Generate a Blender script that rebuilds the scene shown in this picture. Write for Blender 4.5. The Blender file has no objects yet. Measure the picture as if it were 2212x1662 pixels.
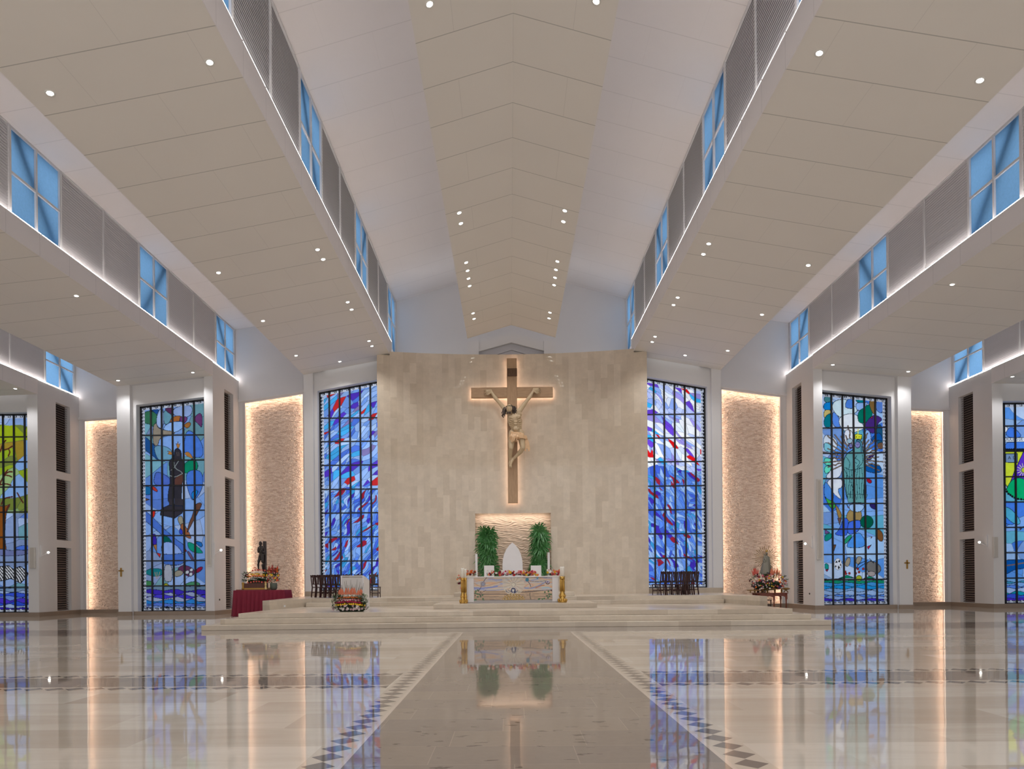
import bpy, bmesh, math, random
import numpy as np
from mathutils import Vector, Matrix, Euler
C = bpy.context.scene.collection
SC = bpy.context.scene
R_ = random.Random(7)
PI = math.pi
# ------------------------------------------------------------------ camera
W, H, F = 2212.0, 1662.0, 1475.0
CX, CY = 1089.53, 1253.85
CAM = (-0.185, 0.0, 1.5)
YAW, PITCH, ROLL = .00792, .00114, .0092
def _rot():
    c, s = math.cos, math.sin
    Rz = np.array([[c(YAW), -s(YAW), 0], [s(YAW), c(YAW), 0], [0, 0, 1]])
    Rx = np.array([[1, 0, 0], [0, c(PITCH), -s(PITCH)], [0, s(PITCH), c(PITCH)]])
    Ry = np.array([[c(ROLL), 0, s(ROLL)], [0, 1, 0], [-s(ROLL), 0, c(ROLL)]])
    return Rz @ Rx @ Ry
RM = _rot()
cam_d = bpy.data.cameras.new('camera'); cam = bpy.data.objects.new('camera', cam_d); C.objects.link(cam)
cam_d.sensor_width = 36; cam_d.sensor_fit = 'HORIZONTAL'; cam_d.lens = F / W * 36
cam_d.shift_x = (W / 2 - CX) / W; cam_d.shift_y = (CY - H / 2) / W
cam_d.clip_end = 300
m4 = Matrix(((RM[0][0], RM[0][2], -RM[0][1], CAM[0]), (RM[1][0], RM[1][2], -RM[1][1], CAM[1]), (RM[2][0], RM[2][2], -RM[2][1], CAM[2]), (0, 0, 0, 1)))
cam.matrix_world = m4
SC.camera = cam
def at(px, py, ax, val):      # the point of the place seen at a pixel, on a plane X, Y or Z = val
    d = RM @ np.array([(px - CX) / F, 1.0, -(py - CY) / F]); i = 'XYZ'.index(ax)
    t = (val - CAM[i]) / d[i]
    return Vector([CAM[k] + t * d[k] for k in range(3)])
# ------------------------------------------------------------------ world: daylight outside, the rest of the hall behind
SC.view_settings.view_transform = 'Standard'; SC.view_settings.look = 'None'
SC.view_settings.gamma = 1.0; SC.view_settings.use_curve_mapping = False
SC.view_settings.exposure = -0.22
wd = bpy.data.worlds.new('daylight'); SC.world = wd; wd.use_nodes = True
nt = wd.node_tree; nt.nodes.clear()
tc = nt.nodes.new('ShaderNodeTexCoord'); sp = nt.nodes.new('ShaderNodeSeparateXYZ')
mr = nt.nodes.new('ShaderNodeMapRange'); mr.inputs[1].default_value = -0.35; mr.inputs[2].default_value = 0.0
mx = nt.nodes.new('ShaderNodeMix'); mx.data_type = 'RGBA'
mx.inputs['A'].default_value = (1.30, 1.28, 1.28, 1)     # the lit nave behind the camera
mx.inputs['B'].default_value = (1.26, 1.30, 1.36, 1)      # overcast sky
bg = nt.nodes.new('ShaderNodeBackground'); bg.inputs[1].default_value = 1.0
wo = nt.nodes.new('ShaderNodeOutputWorld')
nt.links.new(tc.outputs['Generated'], sp.inputs[0]); nt.links.new(sp.outputs['Y'], mr.inputs[0])
nt.links.new(mr.outputs[0], mx.inputs['Factor']); nt.links.new(mx.outputs['Result'], bg.inputs[0]); nt.links.new(bg.outputs[0], wo.inputs[0])
SPOT_W = 146.0
LED_S = 12.0
# ------------------------------------------------------------------ helpers
def lin(c):
    c = np.asarray(c, float) / 255.0
    return np.where(c <= .04045, c / 12.92, ((c + .055) / 1.055) ** 2.4)
def L4(r, g, b): return tuple(lin((r, g, b))) + (1.0,)
MATS = {}
def mat(name, col, rough=.6, metal=0.0, emit=0.0, bump=None, var=0.0, vscale=3.0, spec=.5, noise_dim=None):
    if name in MATS: return MATS[name]
    m = bpy.data.materials.new(name); m.use_nodes = True; t = m.node_tree; b = t.nodes['Principled BSDF']
    b.inputs['Base Color'].default_value = tuple(col) + (1,) if len(col) == 3 else col
    b.inputs['Roughness'].default_value = rough; b.inputs['Metallic'].default_value = metal
    b.inputs['Specular IOR Level'].default_value = spec
    if emit:
        b.inputs['Emission Color'].default_value = tuple(col)[:3] + (1,); b.inputs['Emission Strength'].default_value = emit
    if var or bump:
        c = t.nodes.new('ShaderNodeTexCoord'); n = t.nodes.new('ShaderNodeTexNoise'); n.inputs['Scale'].default_value = vscale; n.inputs['Detail'].default_value = 6
        mp = t.nodes.new('ShaderNodeMapping'); t.links.new(c.outputs['Object'], mp.inputs[0]); t.links.new(mp.outputs[0], n.inputs['Vector'])
        if noise_dim: mp.inputs['Scale'].default_value = noise_dim
        if var:
            r = t.nodes.new('ShaderNodeMix'); r.data_type = 'RGBA'; k = tuple(col)[:3]
            r.inputs['A'].default_value = tuple(x * (1 - var) for x in k) + (1,); r.inputs['B'].default_value = tuple(min(1, x * (1 + var)) for x in k) + (1,)
            t.links.new(n.outputs[0], r.inputs['Factor']); t.links.new(r.outputs['Result'], b.inputs['Base Color'])
        if bump:
            bp = t.nodes.new('ShaderNodeBump'); bp.inputs['Strength'].default_value = bump[0]; bp.inputs['Distance'].default_value = bump[1]
            t.links.new(n.outputs[0], bp.inputs['Height']); t.links.new(bp.outputs[0], b.inputs['Normal'])
    MATS[name] = m; return m
def rm(name, r, g, b, **k): return mat(name, tuple(lin((r, g, b))), **k)
class NB:            # tiny node-math builder
    def __init__(s, m): s.m = m; s.t = m.node_tree
    def v(s, x, sock):
        if isinstance(x, (int, float)): sock.default_value = x
        else: s.t.links.new(x, sock)
    def f(s, op, a, b=None, c=None):
        n = s.t.nodes.new('ShaderNodeMath'); n.operation = op; s.v(a, n.inputs[0])
        if b is not None: s.v(b, n.inputs[1])
        if c is not None: s.v(c, n.inputs[2])
        return n.outputs[0]
    def mix(s, fac, a, b):
        n = s.t.nodes.new('ShaderNodeMix'); n.data_type = 'RGBA'; s.v(fac, n.inputs['Factor'])
        for x, k in ((a, 'A'), (b, 'B')):
            if isinstance(x, tuple): n.inputs[k].default_value = x if len(x) == 4 else x + (1,)
            else: s.t.links.new(x, n.inputs[k])
        return n.outputs['Result']
    def mul(s, a, b):
        n = s.t.nodes.new('ShaderNodeMix'); n.data_type = 'RGBA'; n.blend_type = 'MULTIPLY'; n.inputs['Factor'].default_value = 1
        for x, k in ((a, 'A'), (b, 'B')):
            if isinstance(x, tuple): n.inputs[k].default_value = x if len(x) == 4 else x + (1,)
            else: s.t.links.new(x, n.inputs[k])
        return n.outputs['Result']
    def xyz(s):
        c = s.t.nodes.new('ShaderNodeTexCoord'); p = s.t.nodes.new('ShaderNodeSeparateXYZ'); s.t.links.new(c.outputs['Object'], p.inputs[0]); s.co = c.outputs['Object']
        return p.outputs['X'], p.outputs['Y'], p.outputs['Z']
    def comb(s, x, y, z):
        n = s.t.nodes.new('ShaderNodeCombineXYZ')
        for i, q in enumerate((x, y, z)): s.v(q, n.inputs[i])
        return n.outputs[0]
    def noise(s, vec, scale, detail=4, rough=.5):
        n = s.t.nodes.new('ShaderNodeTexNoise'); n.inputs['Scale'].default_value = scale; n.inputs['Detail'].default_value = detail; n.inputs['Roughness'].default_value = rough
        s.t.links.new(vec, n.inputs['Vector']); return n.outputs[0]
    def white(s, vec):
        n = s.t.nodes.new('ShaderNodeTexWhiteNoise'); s.t.links.new(vec, n.inputs['Vector']); return n.outputs['Value']
    def bump(s, h, strength, dist, b):
        n = s.t.nodes.new('ShaderNodeBump'); n.inputs['Strength'].default_value = strength; n.inputs['Distance'].default_value = dist
        s.t.links.new(h, n.inputs['Height']); s.t.links.new(n.outputs[0], b.inputs['Normal'])
def newmat(name, rough=.5):
    m = bpy.data.materials.new(name); m.use_nodes = True; b = m.node_tree.nodes['Principled BSDF']; b.inputs['Roughness'].default_value = rough
    MATS[name] = m; return m, b, NB(m)
class MB:            # collects shapes and links them as ONE mesh object
    def __init__(s): s.v = []; s.f = []; s.M = None
    def add(s, vs, fs):
        o = len(s.v)
        if s.M is not None: vs = [s.M @ Vector(v) for v in vs]
        s.v += [tuple(v) for v in vs]; s.f += [tuple(o + i for i in f) for f in fs]; return s
    def box(s, x0, x1, y0, y1, z0, z1):
        if x0 > x1: x0, x1 = x1, x0
        if y0 > y1: y0, y1 = y1, y0
        return s.add([(x0, y0, z0), (x1, y0, z0), (x1, y1, z0), (x0, y1, z0), (x0, y0, z1), (x1, y0, z1), (x1, y1, z1), (x0, y1, z1)],
                     [(0, 3, 2, 1), (4, 5, 6, 7), (0, 1, 5, 4), (1, 2, 6, 5), (2, 3, 7, 6), (3, 0, 4, 7)])
    def prism_y(s, poly, y0, y1):       # poly in x,z
        n = len(poly); a = [(x, y0, z) for x, z in poly] + [(x, y1, z) for x, z in poly]
        return s.add(a, [tuple(range(n)), tuple(range(2 * n - 1, n - 1, -1))] + [(i, i + n, (i + 1) % n + n, (i + 1) % n) for i in range(n)])
    def prism_z(s, poly, z0, z1):
        n = len(poly); a = [(x, y, z0) for x, y in poly] + [(x, y, z1) for x, y in poly]
        return s.add(a, [tuple(range(n - 1, -1, -1)), tuple(range(n, 2 * n))] + [(i, (i + 1) % n, (i + 1) % n + n, i + n) for i in range(n)])
    def tube(s, pts, r, n=8, cap=True):
        pts = [Vector(p) for p in pts]; rs = r if isinstance(r, (list, tuple)) else [r] * len(pts); vs = []; fs = []
        for i, p in enumerate(pts):
            d = (pts[min(i + 1, len(pts) - 1)] - pts[max(i - 1, 0)]).normalized()
            u = d.cross(Vector((0, 0, 1)));
            if u.length < .05: u = d.cross(Vector((0, 1, 0)))
            u.normalize(); w = d.cross(u)
            vs += [p + (u * math.cos(2 * PI * k / n) + w * math.sin(2 * PI * k / n)) * rs[i] for k in range(n)]
        for i in range(len(pts) - 1):
            fs += [(i * n + k, i * n + (k + 1) % n, (i + 1) * n + (k + 1) % n, (i + 1) * n + k) for k in range(n)]
        if cap: fs += [tuple(range(n - 1, -1, -1)), tuple(range((len(pts) - 1) * n, len(pts) * n))]
        return s.add(vs, fs)
    def lathe(s, prof, cx=0, cy=0, n=16):  # prof: (r, z)
        vs = []; fs = []
        for r, z in prof: vs += [(cx + r * math.cos(2 * PI * k / n), cy + r * math.sin(2 * PI * k / n), z) for k in range(n)]
        for i in range(len(prof) - 1): fs += [(i * n + k, i * n + (k + 1) % n, (i + 1) * n + (k + 1) % n, (i + 1) * n + k) for k in range(n)]
        fs += [tuple(range(n - 1, -1, -1)), tuple(range((len(prof) - 1) * n, len(prof) * n))]
        return s.add(vs, fs)
    def blob(s, c, r, seg=8, rings=6):
        rx, ry, rz = r if isinstance(r, (list, tuple)) else (r, r, r); vs = [(c[0], c[1], c[2] - rz)]; fs = []
        for j in range(1, rings):
            a = -PI / 2 + PI * j / rings
            vs += [(c[0] + rx * math.cos(a) * math.cos(2 * PI * k / seg), c[1] + ry * math.cos(a) * math.sin(2 * PI * k / seg), c[2] + rz * math.sin(a)) for k in range(seg)]
        vs.append((c[0], c[1], c[2] + rz)); N = len(vs) - 1
        fs += [(0, 1 + (k + 1) % seg, 1 + k) for k in range(seg)]
        for j in range(rings - 2): fs += [(1 + j * seg + k, 1 + j * seg + (k + 1) % seg, 1 + (j + 1) * seg + (k + 1) % seg, 1 + (j + 1) * seg + k) for k in range(seg)]
        b = 1 + (rings - 2) * seg; fs += [(b + k, b + (k + 1) % seg, N) for k in range(seg)]
        return s.add(vs, fs)
    def build(s, name, m, parent=None, smooth=False, bevel=0):
        me = bpy.data.meshes.new(name); me.from_pydata(s.v, [], s.f); me.update()
        if smooth: me.polygons.foreach_set('use_smooth', [True] * len(me.polygons))
        me.materials.append(m); o = bpy.data.objects.new(name, me); C.objects.link(o)
        if parent: o.parent = parent
        if bevel:
            b = o.modifiers.new('bevel', 'BEVEL'); b.width = bevel; b.segments = 2; b.limit_method = 'ANGLE'
        return o
def struct(o, **k): o['kind'] = 'structure'; return o
def tag(o, label, cat, group=None):
    o['label'] = label; o['category'] = cat
    if group: o['group'] = group
    return o
def thing(name, label, cat, loc=(0, 0, 0), rz=0, group=None):
    o = bpy.data.objects.new(name, None); C.objects.link(o); o.location = loc; o.rotation_euler = (0, 0, rz); o.empty_display_size = .2
    return tag(o, label, cat, group)
def dup(root, loc=None, rz=None, label=None, group=None):
    r = root.copy(); C.objects.link(r)
    if loc is not None: r.location = loc
    if rz is not None: r.rotation_euler = (0, 0, rz)
    if label: r['label'] = label
    if group: r['group'] = group
    for ch in list(root.children):
        c = ch.copy(); C.objects.link(c); c.parent = r
        for g in list(ch.children): d = g.copy(); C.objects.link(d); d.parent = c
    return r
ORD = ['first', 'second', 'third', 'fourth', 'fifth', 'sixth', 'seventh', 'eighth', 'ninth', 'tenth', 'eleventh', 'twelfth']
SIDE = {-1: 'left', 1: 'right'}
# ------------------------------------------------------------------ materials
white = rm('white_paint', 224, 222, 222, rough=.7, var=.015, vscale=.7)
white_m = rm('white_metal', 222, 221, 222, rough=.45)
black_m = rm('black_iron', 30, 32, 38, rough=.5)
dark_wood = rm('dark_wood', 58, 30, 28, rough=.35, var=.3, vscale=9)
red_wood = rm('red_brown_wood', 118, 52, 32, rough=.35, var=.25, vscale=8)
brass = rm('brass', 200, 160, 85, rough=.3, metal=.9)
gold_paint = rm('gold_paint', 170, 130, 60, rough=.4, metal=.5)
marble = rm('white_marble', 226, 222, 222, rough=.2, var=.06, vscale=2.5)
wax = rm('candle_wax', 240, 234, 222, rough=.5)
leafm = rm('leaf_green', 52, 92, 44, rough=.45, var=.35, vscale=6)
palmm = rm('palm_green', 66, 124, 64, rough=.3, var=.5, vscale=5)
basem = rm('brown_skirting_stone', 150, 133, 118, rough=.3, var=.08, vscale=4)
def panel_material(name, rgb, seam=.62):
    m, b, n = newmat(name, .75); X, Y, Z = n.xyz()
    fy = n.f('FRACT', n.f('DIVIDE', n.f('SUBTRACT', Y, 14.85 - 1.39 * 20), 1.39)); row = n.f('FLOOR', n.f('DIVIDE', n.f('SUBTRACT', Y, 14.85 - 1.39 * 20), 1.39))
    sy = n.f('LESS_THAN', fy, .016)
    fx = n.f('FRACT', n.f('ADD', n.f('DIVIDE', X, 2.6), n.f('MULTIPLY', row, .5))); sx = n.f('MULTIPLY', n.f('LESS_THAN', fx, .004), .35)
    s = n.f('MAXIMUM', sy, sx)
    nz = n.noise(n.co, .5, 2)
    tone = n.mix(nz, tuple(lin(rgb) * .97) + (1,), tuple(lin(rgb) * 1.03) + (1,))
    c = n.mix(s, tone, tuple(lin(rgb) * seam) + (1,)); n.t.links.new(c, b.inputs['Base Color'])
    return m
ceil_beige = panel_material('beige_ceiling_board', (233, 228, 221))
ceil_white = panel_material('white_ceiling_board', (236, 231, 230), .85)
led = newmat('led_strip')[0]; b_ = led.node_tree.nodes['Principled BSDF']; b_.inputs['Base Color'].default_value = (1, .8, .65, 1); b_.inputs['Emission Color'].default_value = (1.0, .76, .58, 1); b_.inputs['Emission Strength'].default_value = LED_S
led_cool = newmat('cove_led')[0]; b_ = led_cool.node_tree.nodes['Principled BSDF']; b_.inputs['Emission Color'].default_value = (1.0, .92, .89, 1); b_.inputs['Emission Strength'].default_value = 19
lampm = newmat('lamp_lens')[0]; b_ = lampm.node_tree.nodes['Principled BSDF']; b_.inputs['Emission Color'].default_value = (1.0, .95, .86, 1); b_.inputs['Emission Strength'].default_value = 14.0
def frost_material(name, rgb):
    m = bpy.data.materials.new(name); m.use_nodes = True; t = m.node_tree; t.nodes.clear(); MATS[name] = m
    o = t.nodes.new('ShaderNodeOutputMaterial'); tr = t.nodes.new('ShaderNodeBsdfTranslucent'); n = NB(m); X, Y, Z = n.xyz()
    nz = n.noise(n.co, 14, 3); c = n.mix(nz, tuple(lin(rgb) * .9) + (1,), tuple(lin(rgb) * 1.1) + (1,)); t.links.new(c, tr.inputs[0]); t.links.new(tr.outputs[0], o.inputs[0]); return m
frost = frost_material('blue_frosted_glass', (132, 184, 232))
def art_material(name, translucent=True, gain=1.0):
    m = bpy.data.materials.new(name); m.use_nodes = True; t = m.node_tree; MATS[name] = m
    a = t.nodes.new('ShaderNodeAttribute'); a.attribute_name = 'paint'
    if translucent:
        t.nodes.clear(); a = t.nodes.new('ShaderNodeAttribute'); a.attribute_name = 'paint'
        o = t.nodes.new('ShaderNodeOutputMaterial'); tr = t.nodes.new('ShaderNodeBsdfTranslucent'); n = NB(m); X, Y, Z = n.xyz()
        nz = n.noise(n.co, 5, 4); k = n.f('ADD', n.f('MULTIPLY', nz, .35), .83)
        c = n.mul(a.outputs['Color'], n.comb(k, k, k)); t.links.new(c, tr.inputs[0]); t.links.new(tr.outputs[0], o.inputs[0])
    else:
        b = t.nodes['Principled BSDF']; b.inputs['Roughness'].default_value = .3; t.links.new(a.outputs['Color'], b.inputs['Base Color'])
    return m
glass_art = art_material('stained_glass'); mosaic_art = art_material('mosaic_stone', False)
# polished floor
def floor_material():
    m, b, n = newmat('polished_marble_floor', .06); X, Y, Z = n.xyz(); ax = n.f('ABSOLUTE', X)
    def band(v, a, c): return n.f('MULTIPLY', n.f('GREATER_THAN', v, a), n.f('LESS_THAN', v, c))
    # light marble slabs with long veins
    row = n.f('FLOOR', n.f('DIVIDE', Y, .78)); cell = n.comb(n.f('FLOOR', n.f('ADD', n.f('DIVIDE', X, 1.9), n.f('MULTIPLY', row, .37))), row, 0)
    tone = n.white(cell)
    vein = n.noise(n.comb(n.f('MULTIPLY', X, .35), n.f('MULTIPLY', Y, 2.2), n.f('MULTIPLY', tone, 9)), 1.3, 7, .6)
    c1 = n.mix(tone, L4(196, 184, 169), L4(222, 213, 200)); c1 = n.mix(n.f('MULTIPLY', n.f('SUBTRACT', vein, .45), 1.8), c1, L4(186, 170, 152))
    # grey-brown slabs
    row2 = n.f('FLOOR', n.f('DIVIDE', Y, .62)); r2 = n.white(n.comb(row2, 3, 0))
    xx = n.f('ADD', n.f('DIVIDE', X, 1.25), n.f('MULTIPLY', r2, 7.0)); cell2 = n.comb(n.f('FLOOR', xx), row2, 5); t2 = n.white(cell2)
    fl = n.noise(n.co, 9, 6, .7); sp_ = n.noise(n.comb(X, n.f('MULTIPLY', Y, 3.0), 0), 3.3, 3, .5)
    c2 = n.mix(t2, L4(136, 125, 117), L4(150, 137, 124)); c2 = n.mix(n.f('MULTIPLY', fl, .35), c2, L4(168, 158, 148)); c2 = n.mix(n.f('GREATER_THAN', sp_, .66), c2, L4(104, 96, 90))
    j2 = n.f('MAXIMUM', n.f('LESS_THAN', n.f('FRACT', xx), .006), n.f('LESS_THAN', n.f('FRACT', n.f('DIVIDE', Y, .62)), .012))
    c2 = n.mix(n.f('MULTIPLY', j2, .28), c2, L4(196, 184, 170))
    dk = L4(126, 118, 112); lt = L4(206, 194, 179)
    def diam(u, v, p): # u 0..p across
        return n.f('LESS_THAN', n.f('ADD', n.f('ABSOLUTE', n.f('SUBTRACT', u, p / 2)), n.f('ABSOLUTE', n.f('SUBTRACT', n.f('MULTIPLY', n.f('FRACT', n.f('DIVIDE', v, p)), p), p / 2))), p * .47)
    aisle = n.f('MULTIPLY', n.f('LESS_THAN', ax, 1.56), n.f('LESS_THAN', Y, 20.1))
    front = n.f('GREATER_THAN', Y, 20.1)
    cross = n.f('MULTIPLY', band(Y, 9.95, 10.9), n.f('GREATER_THAN', ax, 1.95))
    grey = n.f('MAXIMUM', n.f('MAXIMUM', aisle, n.f('MULTIPLY', band(Y, 20.1, 22.6), 1.0)), cross)
    c = n.mix(grey, c1, c2)
    bA = n.f('MULTIPLY', band(ax, 1.60, 1.92), n.f('LESS_THAN', Y, 19.95)); dA = n.f('MULTIPLY', bA, diam(n.f('SUBTRACT', ax, 1.61), Y, .30))
    c = n.mix(bA, c, lt); c = n.mix(dA, c, dk)
    for y0 in (9.62, 10.93):
        bB = n.f('MULTIPLY', band(Y, y0, y0 + .30), n.f('GREATER_THAN', ax, 1.95)); dB = n.f('MULTIPLY', bB, diam(n.f('SUBTRACT', Y, y0), ax, .30))
        # stretched lozenges
        c = n.mix(bB, c, lt); c = n.mix(dB, c, dk)
    y0 = 19.8; bB = n.f('MULTIPLY', band(Y, y0, y0 + .28), n.f('GREATER_THAN', ax, 1.95)); dB = n.f('MULTIPLY', bB, diam(n.f('SUBTRACT', Y, y0), ax, .28)); c = n.mix(bB, c, lt); c = n.mix(dB, c, dk)
    ln = n.f('MAXIMUM', band(ax, 1.56, 1.6), n.f('MULTIPLY', band(Y, 20.08, 20.12), 1)); ln = n.f('MULTIPLY', ln, n.f('LESS_THAN', Y, 20.2)); c = n.mix(ln, c, L4(214, 200, 186))
    n.t.links.new(c, b.inputs['Base Color'])
    n.v(n.f('ADD', .015, n.f('MULTIPLY', n.noise(n.co, 1.2, 3), .04)), b.inputs['Roughness'])
    hh = n.f('ADD', n.noise(n.comb(n.f('MULTIPLY', X, .8), n.f('MULTIPLY', Y, .8), 0), 1.4, 3, .55), n.f('MULTIPLY', n.noise(n.comb(X, n.f('MULTIPLY', Y, 1.0), 0), 6, 2, .5), .10))
    n.bump(hh, .014, .10, b); b.inputs['Specular IOR Level'].default_value = .30
    return m
floor_m = floor_material()
def slab_material(name, a, c, w, h, rough, vert=False, joint=.9):
    m, b, n = newmat(name, rough); X, Y, Z = n.xyz()
    u, v = (Z, X) if vert else (X, Z)
    if not vert: u = n.f('ADD', X, n.f('MULTIPLY', Y, 1.0))
    row = n.f('FLOOR', n.f('DIVIDE', v, h)); off = n.white(n.comb(row, 1, 2)); uu = n.f('ADD', n.f('DIVIDE', u, w), n.f('MULTIPLY', off, 5)); cell = n.comb(n.f('FLOOR', uu), row, 0)
    t = n.white(cell); nz = n.noise(n.co, 2.2, 8, .65); c_ = n.mix(t, L4(*a), L4(*c)); k = n.f('ADD', n.f('MULTIPLY', nz, .42), .79); c_ = n.mul(c_, n.comb(k, k, k))
    j = n.f('MAXIMUM', n.f('LESS_THAN', n.f('FRACT', uu), .004), n.f('LESS_THAN', n.f('FRACT', n.f('DIVIDE', v, h)), .012)); c_ = n.mix(n.f('MULTIPLY', j, .35), c_, tuple(lin(a) * joint) + (1,))
    n.t.links.new(c_, b.inputs['Base Color']); return m
stone_wall = slab_material('beige_marble_cladding', (200, 184, 163), (213, 198, 178), 1.0, .31, .045, True, .9)
step_stone = slab_material('beige_step_stone', (190, 175, 156), (214, 201, 183), 1.6, .165, .22)
ledger = newmat('split_face_stone', .85)
def _ledger():
    m, b, n = ledger; X, Y, Z = n.xyz(); row = n.f('FLOOR', n.f('DIVIDE', Z, .042)); cell = n.comb(n.f('FLOOR', n.f('ADD', n.f('DIVIDE', X, .16), n.f('MULTIPLY', n.white(n.comb(row, 0, 0)), 5))), row, 0)
    t = n.white(cell); nz = n.noise(n.co, 22, 5, .7); c = n.mix(t, L4(214, 190, 172), L4(244, 228, 214)); k = n.f('ADD', n.f('MULTIPLY', nz, .5), .75); c = n.mul(c, n.comb(k, k, k))
    n.t.links.new(c, b.inputs['Base Color']); n.bump(nz, .5, .02, b)
_ledger(); ledger = ledger[0]
def snoise(x, y, seed, k=5, f=1.0):
    rs = np.random.RandomState(seed); o = np.zeros_like(x)
    for i in range(k):
        a = rs.uniform(0, 2 * PI); fr = f * rs.uniform(.6, 2.0); o += np.sin((x * math.cos(a) + y * math.sin(a)) * fr * 2 * PI + rs.uniform(0, 6)) / k
    return o
# ------------------------------------------------------------------ the setting
Y0 = -5.0
o = MB().box(-27.6, 27.6, Y0, 36.2, -.2, 0).build('floor', floor_m); struct(o)
YE = 33.65
# ceilings (x,z) sections mirrored
B1X, B1Z, B1O, B1OZ = 5.92, 12.56, 10.28, 11.78
B2X, B2Z, B2O, B2OZ = 14.25, 11.41, 18.85, 10.96
B3X, B3Z, B3O, B3OZ = 22.65, 10.62, 27.4, 10.5
L1, T1 = 13.33, 16.25; L2, T2 = 12.08, 14.75; L3, T3 = 11.33, 13.8
struct(MB().prism_y([(-2.13, 13.24), (0, 13.87), (2.13, 13.24), (2.13, 13.5), (0, 14.13), (-2.13, 13.5)], Y0, 33.0).build('ceiling_center', ceil_beige))
def mir(poly, s): return [(s * x, z) for x, z in poly][::1 if s > 0 else -1]
for s in (-1, 1):
    nm = SIDE[s]
    struct(MB().prism_y(mir([(B1X, B1Z), (B1O, B1OZ), (B1O, B1OZ + .25), (6.45, 13.0), (6.45, L1), (B1X, L1)], s), Y0, YE).build('ceiling_%s_inner' % nm, ceil_beige))
    struct(MB().prism_y(mir([(B2X, B2Z), (B2O, B2OZ), (B2O, B2OZ + .25), (14.75, 11.75), (14.75, L2), (B2X, L2)], s), Y0, 32.4).build('ceiling_%s_middle' % nm, ceil_beige))
    struct(MB().prism_y(mir([(B3X, B3Z), (B3O, B3OZ), (B3O, B3OZ + .3), (23.1, 10.95), (23.1, L3), (B3X, L3)], s), Y0, 32.4).build('ceiling_%s_outer' % nm, ceil_beige))
    # white facing of the beams under the clerestories
    struct(MB().box(s * (B1X - .02), s * B1X, Y0, YE, B1Z - .005, L1 + .01).box(s * (B2X - .02), s * B2X, Y0, 32.4, B2Z - .005, L2 + .01).box(s * (B3X - .02), s * B3X, Y0, 32.4, B3Z - .005, L3 + .01).build('trim_beam_%s' % nm, ceil_white))
    # high recess ceilings
    struct(MB().prism_y(mir([(6.5, T1 - .1), (0, T1 + 1.75), (0, T1 + 1.95), (6.5, T1 + .1)], s), Y0, 36.1).build('ceiling_%s_high_inner' % nm, ceil_white))
    struct(MB().prism_y(mir([(14.8, T2 - .07), (9.3, T2 + .90), (9.3, T2 + 1.1), (14.8, T2 + .13)], s), Y0, 35.8).build('ceiling_%s_high_middle' % nm, ceil_white))
    struct(MB().prism_y(mir([(23.1, T3 - .05), (17.8, T3 + .5), (17.8, T3 + .7), (23.1, T3 + .15)], s), Y0, 35.8).build('ceiling_%s_high_outer' % nm, ceil_white))
    # closing sides above the slabs, out of the nave's sight
    struct(MB().box(s * 27.4, s * 27.6, Y0, 36, 0, 11).build('wall_%s' % nm, white))
    struct(MB().box(s * 9.3, s * 9.4, Y0, 35.7, B1OZ + .3, T2 + .95).build('wall_%s_attic_inner' % nm, white))
    struct(MB().box(s * 17.8, s * 17.9, Y0, 35.7, B2OZ + .4, T3 + .55).build('wall_%s_attic_outer' % nm, white))
    # fins under the clerestories
    for k, (xf, xo, ztop, ye) in enumerate(((B2X, 14.67, L2, 35.6), (B3X, 23.15, L3, 35.6))):
        w = MB()
        w.box(s * xf, s * xo, 32.4, 33.72, 0, ztop); w.box(s * xf, s * xo, 34.82, ye, 0, ztop)
        for z0, z1 in ((0, .22), (3.38, 3.75), (6.81, 7.18), (11.16 if k == 0 else 10.6, ztop)): w.box(s * xf, s * xo, 33.72, 34.82, z0, z1)
        struct(w.build('wall_%s_fin_%s' % (nm, 'inner' if k == 0 else 'outer'), white))
        struct(MB().box(s * (xf - .03), s * (xo + .05), 32.37, 35.6, 0, .2).build('baseboard_%s_fin_%s' % (nm, 'inner' if k == 0 else 'outer'), basem))
        for q, (z0, z1) in enumerate(((.22, 3.38), (3.75, 6.81), (7.18, 11.16 if k == 0 else 10.6))):
            pos = ('lowest', 'middle', 'topmost')[q]
            t = thing('vent_louvre', '%s dark brown louvre in the slot of the %s %s fin wall' % (pos, 'inner' if k == 0 else 'outer', nm), 'louvre', (s * (xf + .2), 34.27, z0), 0, 'dark louvres in the fin wall slots')
            f = MB(); n_ = int((z1 - z0) / .115)
            for i in range(n_):
                z = .03 + i * ((z1 - z0 - .04) / n_)
                f.add([(-s * .04, -.55, z), (-s * .04, .55, z), (s * .06, .55, z + .05), (s * .06, -.55, z + .05), (-s * .04, -.55, z + .018), (-s * .04, .55, z + .018), (s * .06, .55, z + .068), (s * .06, -.55, z + .068)], [(0, 1, 2, 3), (7, 6, 5, 4), (0, 4, 5, 1), (1, 5, 6, 2), (2, 6, 7, 3), (3, 7, 4, 0)])
            f.build('slats', rm('brown_slat', 136, 120, 114, rough=.5), t)
            MB().box(s * .07, s * .1, -.55, .55, 0, z1 - z0).build('backing', rm('dark_backing', 52, 44, 44, rough=.8), t)
    # far walls of the high recesses
    struct(MB().box(s * 2.0, s * 6.7, 35.95, 36.1, 11.5, 17.6).box(0, s * 2.0, 35.95, 36.1, 11.5, 18.2).build('wall_%s_apse_upper' % nm, white))
    hdr = MB().prism_y(mir([(10.2, 11.55), (14.3, 10.98), (14.3, 12.0), (14.9, 12.0), (14.9, T2 + .2), (9.3, T2 + 1.0), (9.3, 11.7)], s), 35.55, 36.0)
    hdr.box(s * 14.02, s * 14.3, 35.55, 36.0, 0, 11.0); hdr.box(s * 10.2, s * 10.82, 35.55, 36.0, 0, 11.5)
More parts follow.
